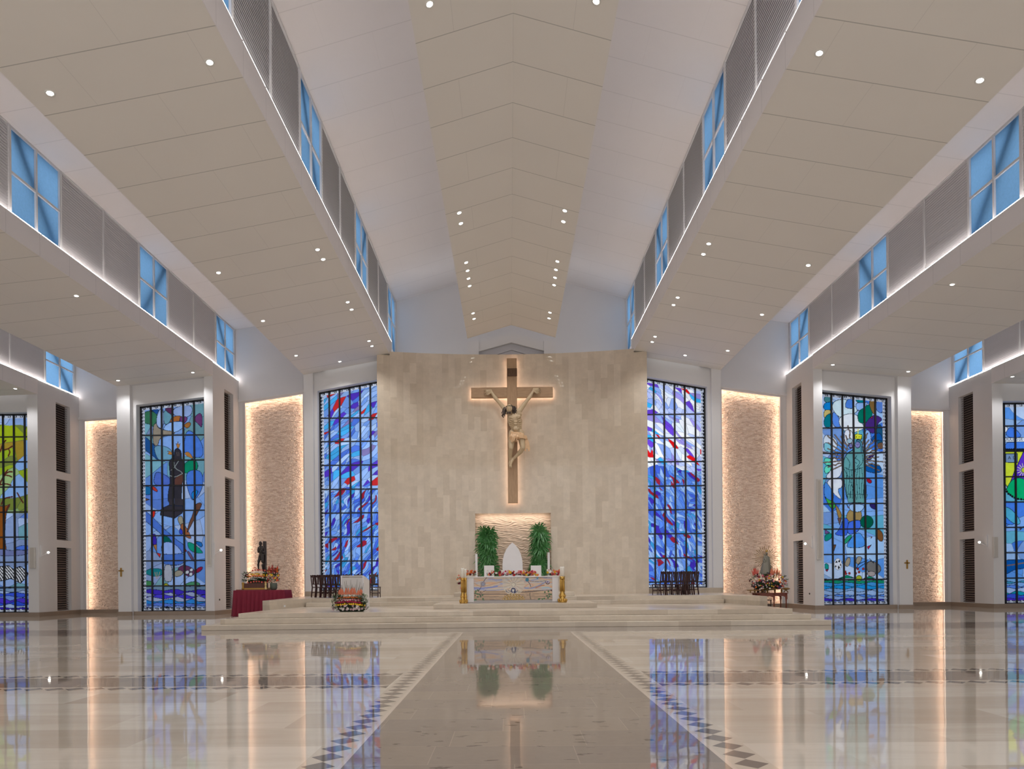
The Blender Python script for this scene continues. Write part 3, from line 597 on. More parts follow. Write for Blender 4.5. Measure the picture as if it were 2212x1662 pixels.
# left middle window: dark bound figure on a plinth
zt2 = lambda x: 10.11 + .107 * (18.04 - np.abs(x))
a = Art(-18.04, -14.67, .18, 10.5); a.cells(46, blues, 5, .4, 1.5, .8, .5, .2)
A_ = crop(300, 860, 7.227, 33); B_ = crop(300, 1080, 6.647, 33)
for f, pts, col in (
    (A_, [(85, 240), (180, 210), (280, 260), (270, 350), (235, 450), (180, 400), (85, 390)], (60, 120, 90)), (A_, [(195, 190), (320, 180), (280, 260), (240, 220)], (35, 80, 150)),
    (A_, [(320, 185), (380, 190), (380, 470), (290, 440), (275, 330)], (165, 190, 235)), (A_, [(385, 180), (500, 260), (520, 330), (400, 440)], (105, 155, 175)),
    (A_, [(400, 165), (550, 155), (545, 270), (460, 230)], (90, 50, 85)), (A_, [(555, 150), (830, 110), (800, 300), (545, 280)], (150, 175, 225)),
    (A_, [(480, 380), (540, 285), (680, 290), (640, 360), (540, 370)], (170, 105, 55)), (A_, [(650, 290), (770, 305), (700, 410), (640, 360)], (115, 65, 120)),
    (A_, [(400, 460), (480, 390), (660, 370), (700, 440), (600, 520), (470, 550), (410, 510)], (150, 190, 245)), (A_, [(700, 430), (760, 380), (820, 400), (760, 480)], (165, 110, 55)),
    (A_, [(850, 330), (980, 215), (985, 470), (930, 400)], (115, 65, 120)), (A_, [(235, 450), (280, 400), (300, 480), (390, 510), (540, 530), (520, 570), (330, 600), (300, 740), (230, 700)], (150, 140, 125)),
    (A_, [(85, 600), (190, 700), (250, 760), (330, 990), (200, 880), (90, 800)], (35, 85, 150)), (A_, [(250, 750), (440, 770), (520, 860), (500, 960), (330, 980), (270, 880)], (110, 160, 190)),
    (A_, [(240, 1360), (260, 1200), (300, 1160), (430, 1220), (480, 1280), (470, 1360)], (80, 110, 200)), (A_, [(700, 1050), (840, 945), (915, 1030), (900, 1130), (700, 1180)], (20, 140, 105)),
    (A_, [(720, 700), (760, 510), (900, 600), (985, 750), (980, 920), (800, 900), (710, 830)], (80, 130, 225)), (A_, [(760, 1170), (900, 1140), (985, 1200), (980, 1420), (850, 1600), (790, 1470), (750, 1320)], (75, 125, 220)),
    (A_, [(85, 1380), (190, 1400), (200, 1500), (85, 1510)], (30, 110, 170)), (A_, [(205, 1380), (260, 1400), (300, 1470), (220, 1440)], (190, 60, 50)), (A_, [(85, 1560), (165, 1585), (90, 1615)], (110, 75, 60)), (A_, [(820, 1500), (870, 1440), (930, 1460), (850, 1600)], (30, 140, 225)),
    (B_, [(190, 160), (240, 150), (220, 250), (185, 250)], (205, 50, 40)), (B_, [(80, 170), (160, 220), (480, 540), (640, 640), (600, 760), (400, 560), (160, 350), (80, 300)], (75, 115, 205)),
    (B_, [(190, 500), (240, 500), (260, 640), (200, 650)], (60, 45, 170)), (B_, [(345, 480), (480, 600), (420, 615), (345, 610)], (15, 90, 85)), (B_, [(340, 620), (490, 620), (630, 770), (480, 790), (340, 780)], (145, 175, 235)),
    (B_, [(345, 785), (480, 795), (640, 770), (640, 930), (345, 930)], (75, 115, 200)), (B_, [(550, 260), (620, 230), (640, 350), (600, 380)], (150, 145, 125)), (B_, [(600, 380), (640, 340), (760, 550), (690, 540), (620, 470)], (160, 100, 65)), (B_, [(590, 410), (630, 450), (625, 500), (580, 480)], (50, 70, 200)),
    (B_, [(800, 80), (910, 60), (830, 210), (720, 420), (700, 460), (720, 340), (780, 210)], (110, 75, 60)), (B_, [(700, 610), (800, 640), (905, 740), (900, 770), (740, 740)], (25, 150, 125)), (B_, [(250, 760), (315, 780), (300, 830)], (200, 50, 45)), (B_, [(660, 700), (690, 740), (655, 755)], (190, 40, 50)),
    (B_, [(690, 750), (730, 750), (800, 880), (760, 870)], (110, 80, 110)), (B_, [(205, 650), (255, 640), (260, 760)], (165, 115, 70)), (B_, [(810, 600), (905, 610), (905, 690), (830, 640)], (35, 110, 190)),
    (B_, [(85, 1040), (180, 990), (330, 1000), (330, 1080), (230, 1100), (120, 1070)], (30, 125, 135)), (B_, [(560, 1000), (640, 940), (760, 980), (800, 1050), (720, 1110), (620, 1030)], (100, 55, 90)), (B_, [(820, 1060), (830, 990), (910, 960), (905, 1010)], (150, 35, 70)),
    (B_, [(370, 960), (420, 940), (470, 960), (475, 1150), (420, 1170), (365, 1150)], (165, 170, 185)), (B_, [(500, 1060), (560, 1010), (630, 1030), (620, 1080), (530, 1110)], (150, 145, 130)), (B_, [(660, 1030), (715, 1010), (720, 1060), (670, 1070)], (200, 205, 215)), (B_, [(725, 1000), (770, 980), (780, 1020), (740, 1035)], (200, 205, 215)), (B_, [(720, 1050), (770, 1045), (765, 1095), (725, 1095)], (200, 205, 215)),
    (B_, [(80, 1160), (210, 1180), (200, 1235), (80, 1235)], (70, 140, 90)), (B_, [(640, 1230), (780, 1170), (870, 1200), (860, 1235)], (80, 150, 110)), (B_, [(330, 1235), (390, 1195), (440, 1235)], (165, 165, 40))):
    a.poly(f(pts), col)
sea = crop(300, 1080, 6.647, 33)
def waves(art, f, x0, x1, y0, bands, seed):
    for i, (yy, amp, col) in enumerate(bands):
        rs = random.Random(seed + i); pts = [(x0, 1680)]; n = 9
        for k in range(n + 1): pts.append((x0 + (x1 - x0) * k / n, yy + amp * math.sin(k * 1.9 + i * 2.1) + rs.uniform(-.5, .5) * amp))
        pts.append((x1, 1680)); art.poly(f(pts), col, smooth=False)
waves(a, sea, 60, 960, 1240, [(1245, 4, (110, 140, 170)), (1300, 14, (65, 50, 190)), (1345, 22, (160, 175, 215)), (1375, 20, (75, 65, 215)), (1415, 24, (165, 180, 220)), (1450, 22, (50, 140, 225)), (1490, 16, (95, 130, 225)), (1530, 10, (150, 175, 235)), (1550, 6, (60, 45, 175))], 3)
# wings of light and the dark figure
for p in ([(600, 780), (580, 700), (600, 740), (610, 670), (620, 740), (645, 700), (625, 780)], [(440, 830), (500, 840), (520, 870), (500, 890), (445, 870), (480, 855)], [(720, 860), (780, 840), (850, 950), (800, 930), (740, 900)]): a.poly(A_(p), (185, 125, 60), .008)
fig = [(600, 795), (650, 830), (665, 900), (660, 960), (705, 990), (700, 1150), (680, 1260), (665, 1400), (655, 1662), (520, 1662), (500, 1640), (455, 1600), (465, 1450), (490, 1340), (490, 1200), (480, 1080), (470, 1000), (540, 950), (555, 880), (560, 820)]
a.poly(A_(fig), (52, 50, 58), .02)
a.poly(A_([(560, 1250), (690, 1180), (670, 1370), (560, 1370)]), (95, 62, 55), .008)
a.poly(B_([(430, -10), (660, -10), (640, 100), (430, 100)]), (58, 54, 60), 0, False); a.poly(B_([(485, -20), (512, -20), (505, 85), (480, 75)]), (140, 165, 225), 0, False)
a.poly(B_([(345, 120), (430, 80), (630, 90), (625, 190), (515, 265), (310, 220), (315, 150)]), (55, 52, 60), .02, False)
for p in ([(500, 1130), (545, 1100), (620, 985)], [(545, 990), (560, 1100), (660, 1150), (685, 1185)], [(485, 1215), (570, 1240), (680, 1180)]): a.line(A_(p), (150, 160, 160), .013)
a.line(A_([(590, 850), (600, 900)]), (85, 78, 80), .02); a.line(A_([(620, 850), (625, 900)]), (85, 78, 80), .02)
for x in (230, 262, 300): a.line(B_([(x, 1040), (262 + (x - 262) * .3, 1130)]), (175, 150, 120), .012)
key_border(a, -18.04, -14.67, zt2, .18, 0, -1)
NW[0] += 1
stained(NW[0], a, 33.0, [-18.0] + [-(17.52 - .525 * i) for i in range(6)], rows2, .18, zt2, -18.04, -14.67)
# right middle window: crowned robed figures among wavy rays
a = Art(14.67, 18.04, .18, 10.5); blR = [(95, 160, 245), (130, 180, 250), (160, 200, 250), (105, 190, 225), (120, 160, 225), (70, 130, 235), (190, 215, 255)]
a.cells(44, blR, 25, -.3, 1.4, .8, .5, .2)
C_ = crop(1770, 840, 6.923, 33); D_ = crop(1770, 1070, 6.645, 33)
for f, pts, col in (
    (C_, [(75, 120), (170, 120), (170, 210), (80, 200)], (75, 140, 150)), (C_, [(70, 215), (230, 200), (190, 310), (70, 320)], (20, 140, 225)), (C_, [(72, 320), (180, 325), (160, 390), (72, 450)], (215, 195, 120)), (C_, [(75, 440), (175, 360), (180, 570), (75, 570)], (10, 130, 150)),
    (C_, [(200, 350), (260, 380), (340, 570), (200, 560)], (95, 150, 245)), (C_, [(200, 260), (260, 180), (430, 170), (400, 260), (560, 270), (530, 360), (330, 430), (240, 350)], (215, 240, 250)), (C_, [(300, 430), (540, 370), (640, 560), (690, 570), (500, 660), (340, 600)], (238, 246, 255)),
    (C_, [(420, 160), (500, 170), (510, 290), (430, 290), (385, 265)], (80, 135, 225)), (C_, [(540, 165), (650, 160), (660, 215), (580, 210)], (10, 130, 150)), (C_, [(550, 210), (660, 220), (720, 200), (660, 310), (560, 320)], (150, 190, 250)),
    (C_, [(585, 350), (680, 290), (740, 240), (790, 380), (740, 480), (650, 505), (590, 490)], (5, 120, 100)), (C_, [(735, 185), (840, 185), (840, 380), (790, 360)], (135, 105, 60)), (C_, [(760, 440), (830, 400), (940, 465), (860, 520), (820, 680), (700, 590), (690, 540)], (75, 45, 130)), (C_, [(760, 430), (800, 410), (790, 450)], (200, 30, 70)),
    (C_, [(850, 180), (945, 180), (945, 370), (850, 320)], (95, 140, 225)), (C_, [(860, 540), (945, 580), (945, 900), (860, 830)], (30, 90, 130)), (C_, [(790, 800), (800, 720), (900, 650), (950, 790), (870, 760)], (15, 90, 175)), (C_, [(860, 830), (950, 800), (945, 900), (890, 900)], (120, 90, 70)),
    (C_, [(75, 690), (230, 740), (270, 850), (200, 940), (75, 900)], (225, 238, 255)), (C_, [(75, 800), (180, 850), (190, 940), (75, 930)], (140, 215, 235)), (C_, [(80, 1030), (185, 1060), (185, 1140), (80, 1140)], (110, 235, 205)), (C_, [(80, 1160), (185, 1160), (180, 1220), (85, 1280)], (110, 235, 205)),
    (C_, [(200, 1030), (330, 1060), (320, 1330), (80, 1330), (190, 1210)], (228, 238, 255)), (C_, [(250, 1000), (320, 960), (330, 1080), (260, 1070)], (70, 130, 240)), (C_, [(100, 1380), (330, 1340), (340, 1480), (260, 1500), (340, 1660), (210, 1560)], (232, 240, 255)), (C_, [(80, 1400), (140, 1450), (200, 1560), (200, 1662), (80, 1662)], (80, 150, 240)),
    (C_, [(380, 620), (500, 640), (520, 900), (380, 800)], (235, 242, 255)), (C_, [(690, 600), (780, 700), (740, 900), (630, 920)], (150, 190, 250)), (C_, [(700, 1150), (860, 1130), (915, 1180), (915, 1260), (700, 1240)], (15, 90, 170)), (C_, [(710, 1330), (790, 1380), (760, 1420), (710, 1390)], (165, 25, 50)), (C_, [(700, 1060), (800, 970), (820, 1000), (720, 1100)], (60, 40, 120)),
    (D_, [(85, 20), (110, 60), (230, 110), (200, 210), (130, 140)], (70, 190, 80)), (D_, [(225, 120), (330, 290), (280, 340), (250, 240)], (165, 130, 70)), (D_, [(260, 330), (320, 330), (290, 430)], (110, 80, 75)), (D_, [(385, 120), (430, 190), (410, 180)], (190, 30, 40)), (D_, [(650, 150), (600, 230), (610, 180)], (195, 60, 50)),
    (D_, [(440, 210), (520, 240), (590, 230), (600, 330), (560, 370), (440, 380), (390, 320)], (165, 140, 90)), (D_, [(440, 130), (650, 140), (600, 230), (520, 240), (440, 210)], (165, 205, 250)), (D_, [(350, 330), (415, 370), (400, 520), (380, 580), (220, 560), (290, 500)], (60, 105, 230)), (D_, [(420, 400), (500, 370), (580, 370), (590, 440), (540, 530), (410, 560)], (70, 115, 235)),
    (D_, [(720, 120), (810, 130), (810, 210), (740, 180)], (50, 40, 110)), (D_, [(80, 570), (180, 550), (170, 620), (80, 670)], (20, 150, 135)), (D_, [(80, 490), (150, 540), (80, 560)], (120, 85, 150)), (D_, [(400, 590), (480, 575), (380, 700), (340, 690)], (40, 160, 120)), (D_, [(380, 740), (550, 520), (650, 650), (640, 740), (500, 750)], (80, 155, 245)),
    (D_, [(200, 715), (240, 715), (205, 810)], (115, 80, 60)), (D_, [(820, 480), (910, 540), (910, 670), (830, 630)], (130, 88, 50)), (D_, [(740, 595), (760, 605), (740, 625)], (200, 35, 60)), (D_, [(685, 740), (745, 715), (700, 780)], (200, 25, 60)), (D_, [(85, 1070), (130, 1065), (110, 1100)], (170, 30, 60)), (D_, [(80, 980), (130, 1000), (130, 1060), (80, 1060)], (30, 160, 150)),
    (D_, [(690, 960), (800, 960), (890, 1050), (830, 1130), (690, 1100)], (120, 120, 120)), (D_, [(690, 1100), (800, 1100), (790, 1165), (700, 1160)], (170, 160, 160)), (D_, [(360, 1000), (400, 900), (450, 910), (420, 1030)], (165, 155, 135)), (D_, [(520, 960), (550, 880), (620, 900), (560, 1000)], (160, 155, 140))):
    a.poly(f(pts), col)
v = D_([(680, 385)])[0]; a.disc(v[0], v[1], .31, (5, 95, 75))
# rays
cx_, cz_ = C_([(520, 1060)])[0]
for i, (th, l0, l1) in enumerate([(t_, .55, R_.uniform(1.15, 1.75)) for t_ in np.linspace(-.42, PI + .42, 25)]):
    pts = []
    for k in range(9):
        q = l0 + (l1 - l0) * k / 8; wv = .035 * math.sin(k * 1.9) * (i % 2)
        pts.append((cx_ + math.cos(th) * q * .98 - math.sin(th) * wv, cz_ + math.sin(th) * q + math.cos(th) * wv))
    a.line(pts, (38, 42, 60), .034, False); a.line(pts, (140, 120, 105), .019, False)
# robed figure
a.poly(C_([(560, 760), (640, 800), (645, 940), (680, 990), (675, 1200), (690, 1420), (700, 1560), (650, 1700), (430, 1700), (380, 1430), (360, 1200), (370, 1050), (430, 960), (500, 930), (530, 850)]), (104, 168, 174), .02)
a.poly(D_([(400, -10), (690, -10), (650, 110), (410, 105)]), (104, 165, 168), .01, False)
for k in range(9):
    x = 410 + k * 32; a.line(C_([(x, 1180 + 20 * (k % 3)), (x + 18 * math.sin(k), 1330), (x - 6, 1480), (x + 12 * math.cos(k), 1640)]), (18, 52, 62), .012)
for p in ([(380, 1180), (480, 1230), (650, 1180)], [(400, 1020), (460, 1100), (440, 1200)], [(540, 1040), (620, 1100), (560, 1170)], [(640, 980), (660, 1100), (560, 1200)], [(560, 1000), (510, 1080), (560, 1120)], [(370, 1200), (480, 1420), (560, 1662)]): a.line(C_(p), (18, 52, 62), .013)
for p, r in (((572, 840), .155), ((468, 855), .11)):
    v = C_([p])[0]; a.disc(v[0], v[1], r * .8, (135, 135, 195), .014, r)
    for dx in (-.04, .04): a.disc(v[0] + dx, v[1] + .03, .018, (40, 40, 70), 0)
    a.line([(v[0], v[1] + .02), (v[0], v[1] - .03)], (60, 55, 90), .008); a.line([(v[0] - .03, v[1] - .07), (v[0] + .03, v[1] - .07)], (70, 50, 80), .009)
a.line(C_([(520, 850), (560, 770), (620, 800), (630, 950)]), (60, 110, 140), .03)
a.poly(C_([(530, 690), (560, 675), (585, 680), (640, 690), (635, 750), (530, 755)]), (225, 230, 60), .014, False); a.line(C_([(580, 680), (575, 600), (595, 605)]), (225, 230, 60), .014)
for x in (555, 595, 625): v = C_([(x, 722)])[0]; a.disc(v[0], v[1], .025, (60, 60, 30), 0)
a.poly(C_([(410, 770), (440, 745), (495, 760), (480, 810), (420, 815)]), (165, 195, 215), .012)
# emblem, apples, fish-like lines, sun, waves
a.poly(D_([(265, 905), (310, 950), (320, 1020), (270, 1080), (220, 1030), (215, 960)]), (225, 232, 245), .006)
for p in ([(245, 940), (265, 970), (225, 975)], [(290, 920), (300, 965), (265, 960)], [(300, 980), (320, 1010), (295, 1020)], [(230, 1000), (250, 1030), (225, 1035)], [(265, 1010), (300, 1040), (270, 1070)]): a.poly(D_(p), (20, 20, 28), 0, False)
for p in ((370, 1100), (380, 1130), (430, 1125), (550, 1060), (630, 1060), (570, 1105), (520, 1125)): v = D_([p])[0]; a.disc(v[0], v[1], .055, (185, 50, 45), .01)
for p in ([(530, 1050), (570, 980), (690, 940)], [(555, 1050), (640, 990), (710, 960)], [(715, 910), (780, 975)]): a.line(D_(p), (18, 20, 26), .016)
a.poly(D_([(280, 1195), (400, 1150), (500, 1190)]), (20, 145, 110)); a.poly(D_([(640, 1195), (720, 1165), (800, 1195)]), (20, 145, 110))
waves(a, D_, 60, 960, 1200, [(1205, 2, (140, 190, 235)), (1225, 8, (25, 150, 115)), (1262, 12, (70, 160, 235)), (1300, 16, (30, 155, 235)), (1345, 16, (130, 180, 240)), (1385, 18, (160, 195, 245)), (1430, 14, (90, 145, 240)), (1455, 14, (150, 185, 245)), (1492, 16, (70, 50, 200)), (1515, 6, (130, 160, 230))], 8)
v = D_([(568, 1195)])[0]; a.disc(v[0], v[1], .14, (175, 185, 50), .012)
key_border(a, 14.67, 18.04, zt2, .18, 0, 1)
NW[0] += 1
stained(NW[0], a, 33.0, [18.0] + [(17.47 - .525 * i) for i in range(6)], rows2, .18, zt2, 14.67, 18.04)
zt3 = lambda x: 9.83 + 0 * np.abs(x)
# left outer window: tree and striped fish
a = Art(-27.0, -23.15, .18, 9.9); a.cells(60, blues, 45, .2, 1.0, .7, .4, .3)
G_ = crop(0, 880, 7.225, 33); H_ = crop(0, 1100, 6.925, 33)
reg = (a.Z > 5.0) & (a.Z < 9.3 + .2 * snoise(a.X, a.Z, 3, 4, .5)) & (a.X < -23.3)
a.cells(120, [(150, 175, 40), (165, 185, 35), (120, 135, 60), (150, 180, 120), (140, 180, 235), (110, 150, 225), (165, 140, 50)], 61, .4, .8, .5, .35, .5, region=reg, wts=[5, 4, 3, 2, 3, 1.5, 1])
a.poly(H_([(-60, -20), (60, -10), (150, -40), (90, 60), (75, 200), (65, 430), (100, 610), (-80, 620), (-40, 300), (-60, 100)]), (135, 78, 30))
for p in ([(0, 1200), (60, 1060), (120, 980)], [(10, 1160), (110, 1010), (190, 1010)], [(60, 1060), (150, 1070), (180, 1090)], [(-20, 1220), (90, 1190), (170, 1220)], [(20, 1520), (60, 1420), (190, 1400)], [(90, 1640), (120, 1560), (150, 1520)], [(270, 1340), (320, 1430), (360, 1490)], [(60, 670), (130, 650), (190, 610)], [(130, 650), (160, 700), (130, 760)], [(0, 700), (50, 560), (90, 520)]): a.line(G_(p), (88, 46, 36), .035)
a.poly(H_([(-80, 620), (60, 600), (160, 630), (425, 600), (425, 660), (250, 700), (-80, 690)]), (110, 120, 170)); a.poly(H_([(210, 600), (300, 550), (425, 550), (425, 620)]), (75, 115, 215))
fish = H_([(-60, 860), (60, 860), (130, 850), (200, 900), (300, 860), (350, 890), (420, 960), (400, 1020), (310, 1110), (230, 1070), (160, 1040), (60, 1070), (-60, 1080)]); fm = a.mask(fish)
a.c[fm] = lin((215, 218, 225)); st = ((a.X * 1.0 + .35 * np.sin((a.Z - 2.2) * 2.5)) / .135) % 1 < .5; a.c[fm & st] = lin((18, 18, 24)); a.c[a.dist(fish, True) < .02] = lin((18, 18, 24))
for p in ((392, 945), (395, 975), (392, 1003)): v = H_([p])[0]; a.disc(v[0], v[1], .03, (225, 228, 235), 0)
waves(a, H_, -420, 440, 1180, [(1190, 4, (130, 160, 200)), (1235, 16, (165, 190, 235)), (1262, 16, (60, 90, 220)), (1310, 24, (110, 145, 230)), (1350, 22, (80, 60, 210)), (1400, 20, (50, 85, 220)), (1440, 18, (165, 190, 235)), (1480, 10, (60, 40, 190))], 5)
key_border(a, -27.0, -23.15, zt3, .18, 0, -1)
NW[0] += 1
stained(NW[0], a, 33.0, [-(23.68 + .53 * i) for i in range(7)], rows2, .18, zt3, -27.0, -23.15)
# right outer window: diocesan shield
a = Art(23.15, 27.0, .18, 9.9); a.cells(60, blR, 55, -.2, 1.2, .8, .4, .3)
E_ = crop(2130, 850, 7.23, 33); F_ = crop(2130, 1070, 6.646, 33)
a.poly(E_([(195, 520), (330, 520), (330, 600), (195, 640)]), (238, 244, 255)); a.poly(E_([(300, 680), (370, 520), (480, 580), (560, 690)]), (70, 130, 240)); a.poly(E_([(310, 770), (480, 770), (420, 890), (310, 880)]), (70, 130, 240))
a.poly(E_([(240, 695), (900, 690), (900, 760), (240, 760)]), (225, 238, 252), .012, False)
xL = E_([(262, 900)])[0][0]; zT = E_([(262, 895)])[0][1]; zM = E_([(262, 1400)])[0][1]; xR = 27.0; zB = E_([(600, 1650)])[0][1]
a.poly([(xL, zT), (xR, zT), (xR, zM), (xR - .5, zM - .8), (24.6, zB), (24.1, zB + .15), (xL + .05, zM)], (215, 232, 60), .02, False)
a.poly(E_([(590, 900), (720, 1300), (900, 1700), (430, 1610), (330, 1520), (450, 1200)]), (95, 55, 205), .015, False)
a.poly(E_([(330, 1520), (390, 1400), (450, 1350), (520, 1335), (620, 1370), (800, 1500), (800, 1662), (470, 1640), (400, 1590)]), (10, 180, 115), .015)
sx_, sz_ = E_([(590, 1200)])[0]
for k in range(14):
    th = 2 * PI * k / 14; a.line([(sx_, sz_), (sx_ + .32 * math.cos(th), sz_ + .32 * math.sin(th))], (235, 235, 190), .014, False)
a.disc(sx_, sz_, .12, (190, 215, 60), .012)
a.poly(E_([(305, 945), (490, 945), (490, 1080), (305, 1080)]), (125, 155, 195), .016, False)
def beads(p0, p1, n, r):
    for k in range(n + 1): a.disc(p0[0] + (p1[0] - p0[0]) * k / n, p0[1] + (p1[1] - p0[1]) * k / n, r, (24, 30, 38), 0)
beads(E_([(258, 890)])[0], E_([(258, 1400)])[0], 12, .085); beads(E_([(270, 880)])[0], (27.0, E_([(270, 880)])[0][1]), 34, .055)
pp = E_([(258, 1350), (258, 1440), (300, 1500), (350, 1570), (410, 1610), (500, 1650), (600, 1662), (700, 1655)])
for q in range(len(pp) - 1): beads(pp[q], pp[q + 1], 2, .058)
a.poly(F_([(200, 990), (280, 940), (400, 940), (560, 930), (560, 1050), (400, 1060), (300, 1130), (210, 1100)]), (15, 90, 175)); a.line(F_([(200, 1040), (300, 1010), (400, 1000), (560, 970)]), (110, 100, 110), .035)
a.poly(F_([(200, 330), (280, 300), (390, 370), (390, 430), (260, 400)]), (60, 130, 240)); a.poly(F_([(275, 170), (390, 230), (500, 390), (420, 420), (270, 300)]), (80, 180, 220)); a.poly(F_([(485, 480), (515, 480), (490, 500)]), (200, 30, 60))
waves(a, F_, 180, 900, 1180, [(1195, 4, (120, 180, 240)), (1240, 12, (60, 150, 190)), (1262, 12, (130, 180, 245)), (1300, 14, (90, 140, 240)), (1335, 14, (170, 200, 250)), (1390, 18, (20, 160, 190)), (1430, 14, (60, 90, 225)), (1480, 10, (80, 50, 205))], 12)
key_border(a, 23.15, 27.0, zt3, .18, 0, 1)
NW[0] += 1
wr, wg = stained(NW[0], a, 33.0, [(23.62 + .53 * i) for i in range(7)], rows2, .18, zt3, 23.15, 27.0)
inkm = rm('glass_paint_ink', 22, 30, 60, rough=.6)
def text(body, size, loc, parent, name='lettering', m=inkm, extrude=.002, sx=1.0, align='LEFT'):
    cu = bpy.data.curves.new(name, 'FONT'); cu.body = body; cu.size = size; cu.extrude = extrude; cu.materials.append(m); cu.align_x = align
    o = bpy.data.objects.new(name, cu); C.objects.link(o); o.location = loc; o.rotation_euler = (PI / 2, 0, 0); o.scale = (sx, 1, 1); o.parent = parent; return o
p0 = E_([(275, 748)])[0]; text('DIOCESIS DE', .25, (p0[0], 32.93, p0[1]), wr, sx=.60)
p0 = E_([(325, 1035)])[0]; text('A', .22, (p0[0], 32.93, p0[1]), wr, m=rm('shield_letter', 20, 24, 30)); p0 = E_([(400, 1035)])[0]; text('\u03a9', .22, (p0[0], 32.93, p0[1]), wr, m=MATS['shield_letter'])
# ------------------------------------------------------------------ downlights
def make_downlight(label, group):
    t = thing('downlight', label, 'downlight', (0, 0, 0), 0, group)
    MB().lathe([(.062, .0), (.08, -.010), (.10, -.010), (.105, .004), (.105, .03), (.062, .03)], n=20).build('trim_ring', rm('lamp_ring', 225, 222, 216, rough=.4), t, True)
    MB().lathe([(.064, .006), (.064, -.006)], n=20).build('lens', lampm, t)
    return t
dl_proto = None
spot_d = bpy.data.lights.new('downlight_beam', 'SPOT'); spot_d.energy = SPOT_W; spot_d.spot_size = math.radians(125); spot_d.spot_blend = .8; spot_d.shadow_soft_size = .10; spot_d.color = (.985, .99, 1.0)
def downlight(p, slope_ax, label, group):
    global dl_proto
    if dl_proto is None: dl_proto = make_downlight(label, group); t = dl_proto
    else: t = dup(dl_proto, None, None, label, group)
    t.location = (p[0], p[1], p[2]); t.rotation_euler = (0, slope_ax, 0)
    l = bpy.data.objects.new('downlight_beam', spot_d); C.objects.link(l); l.location = (p[0], p[1], p[2] - .06)
def hit(px, py, zf):
    z = zf(0) ; 
    for _ in range(30): v = at(px, py, 'Z', z); z = .5 * z + .5 * zf(abs(v.x))
    return v
zc0 = lambda x: 13.87 - x * (13.87 - 13.24) / 2.13
zc1 = lambda x: B1Z + (x - B1X) * (B1OZ - B1Z) / (B1O - B1X)
zc2 = lambda x: B2Z + (x - B2X) * (B2OZ - B2Z) / (B2O - B2X)
zc3 = lambda x: B3Z + (x - B3X) * (B3OZ - B3Z) / (B3O - B3X)
def lights(pts, zf, where, grp):
    ps = sorted([hit(x, y, zf) for x, y in pts], key=lambda v: v.y); n = len(ps)
    for i, v in enumerate(ps):
        sl = math.atan2(zf(abs(v.x) + 1) - zf(abs(v.x)), 1) * (1 if v.x > 0 else -1)
        which = 'only' if n == 1 else ('%s from the camera' % ORD[i])
        downlight((v.x, v.y, v.z), -sl, 'round downlight, %s, %s' % (which, where), grp)
    return ps
lights([(928, 9), (992, 460), (995.5, 483), (1007, 567.5), (1010, 585), (1012, 602), (1014.5, 618), (1022, 677), (1024, 689)], zc0, 'left edge of the central ceiling strip', 'downlights of the central strip')
lights([(1288, 3), (1220, 455.5), (1217, 479), (1204, 565), (1201, 583), (1199, 600), (1197, 616), (1188, 675.5), (1186, 688)], zc0, 'right edge of the central ceiling strip', 'downlights of the central strip')
lights([(453, 135), (686, 539.5), (698, 560.5), (751, 653), (759.5, 669), (797, 737), (803.5, 748)], zc1, 'inner row of the sloping ceiling left of centre', 'downlights of the inner left ceiling')
lights([(108, 201.5), (472, 589.5), (568, 693.5), (639.5, 768.5)], zc1, 'outer row of the sloping ceiling left of centre', 'downlights of the inner left ceiling')
lights([(734, 781.5)], zc1, 'in front of the left blue wavy window', 'downlights of the inner left ceiling')
lights([(1770, 115), (1531, 527), (1519.5, 549.5), (1464, 643), (1455, 659), (1415, 727.5), (1409, 739)], zc1, 'inner row of the sloping ceiling right of centre', 'downlights of the inner right ceiling')
lights([(2117, 174), (1746, 573.5), (1646, 680), (1572, 758)], zc1, 'outer row of the sloping ceiling right of centre', 'downlights of the inner right ceiling')
lights([(1480, 768)], zc1, 'in front of the right blue wavy window', 'downlights of the inner right ceiling')
lights([(165, 639.5), (416.5, 805), (255, 822.5)], zc2, 'in the ceiling over the left figure window', 'downlights of the middle left ceiling')
lights([(2057, 615), (1799, 788.5), (1962, 803)], zc2, 'in the ceiling over the right figure window', 'downlights of the middle right ceiling')
lights([(33, 840)], zc3, 'in the outermost ceiling on the left', 'downlights of the outer ceilings'); lights([(2187, 814)], zc3, 'in the outermost ceiling on the right', 'downlights of the outer ceilings')
# the same rows go on over the nave, above and behind the camera
def beam(x, y, z):
    l = bpy.data.objects.new('downlight_beam', spot_d); C.objects.link(l); l.location = (x, y, z - .06)
for s in (-1, 1):
    for y in (-2.5, 5.5): 
        for x, zf in ((1.6, zc0), (7.0, zc1), (9.2, zc1), (15.6, zc2), (17.8, zc2), (24.5, zc3)): beam(s * x, y, zf(x))
    for y in (12.5, 19.5, 26): beam(s * 17.8, y, zc2(17.8)); beam(s * 24.5, y, zc3(24.5))
    for y in (14.5,): beam(s * 1.6, y, zc0(1.6))
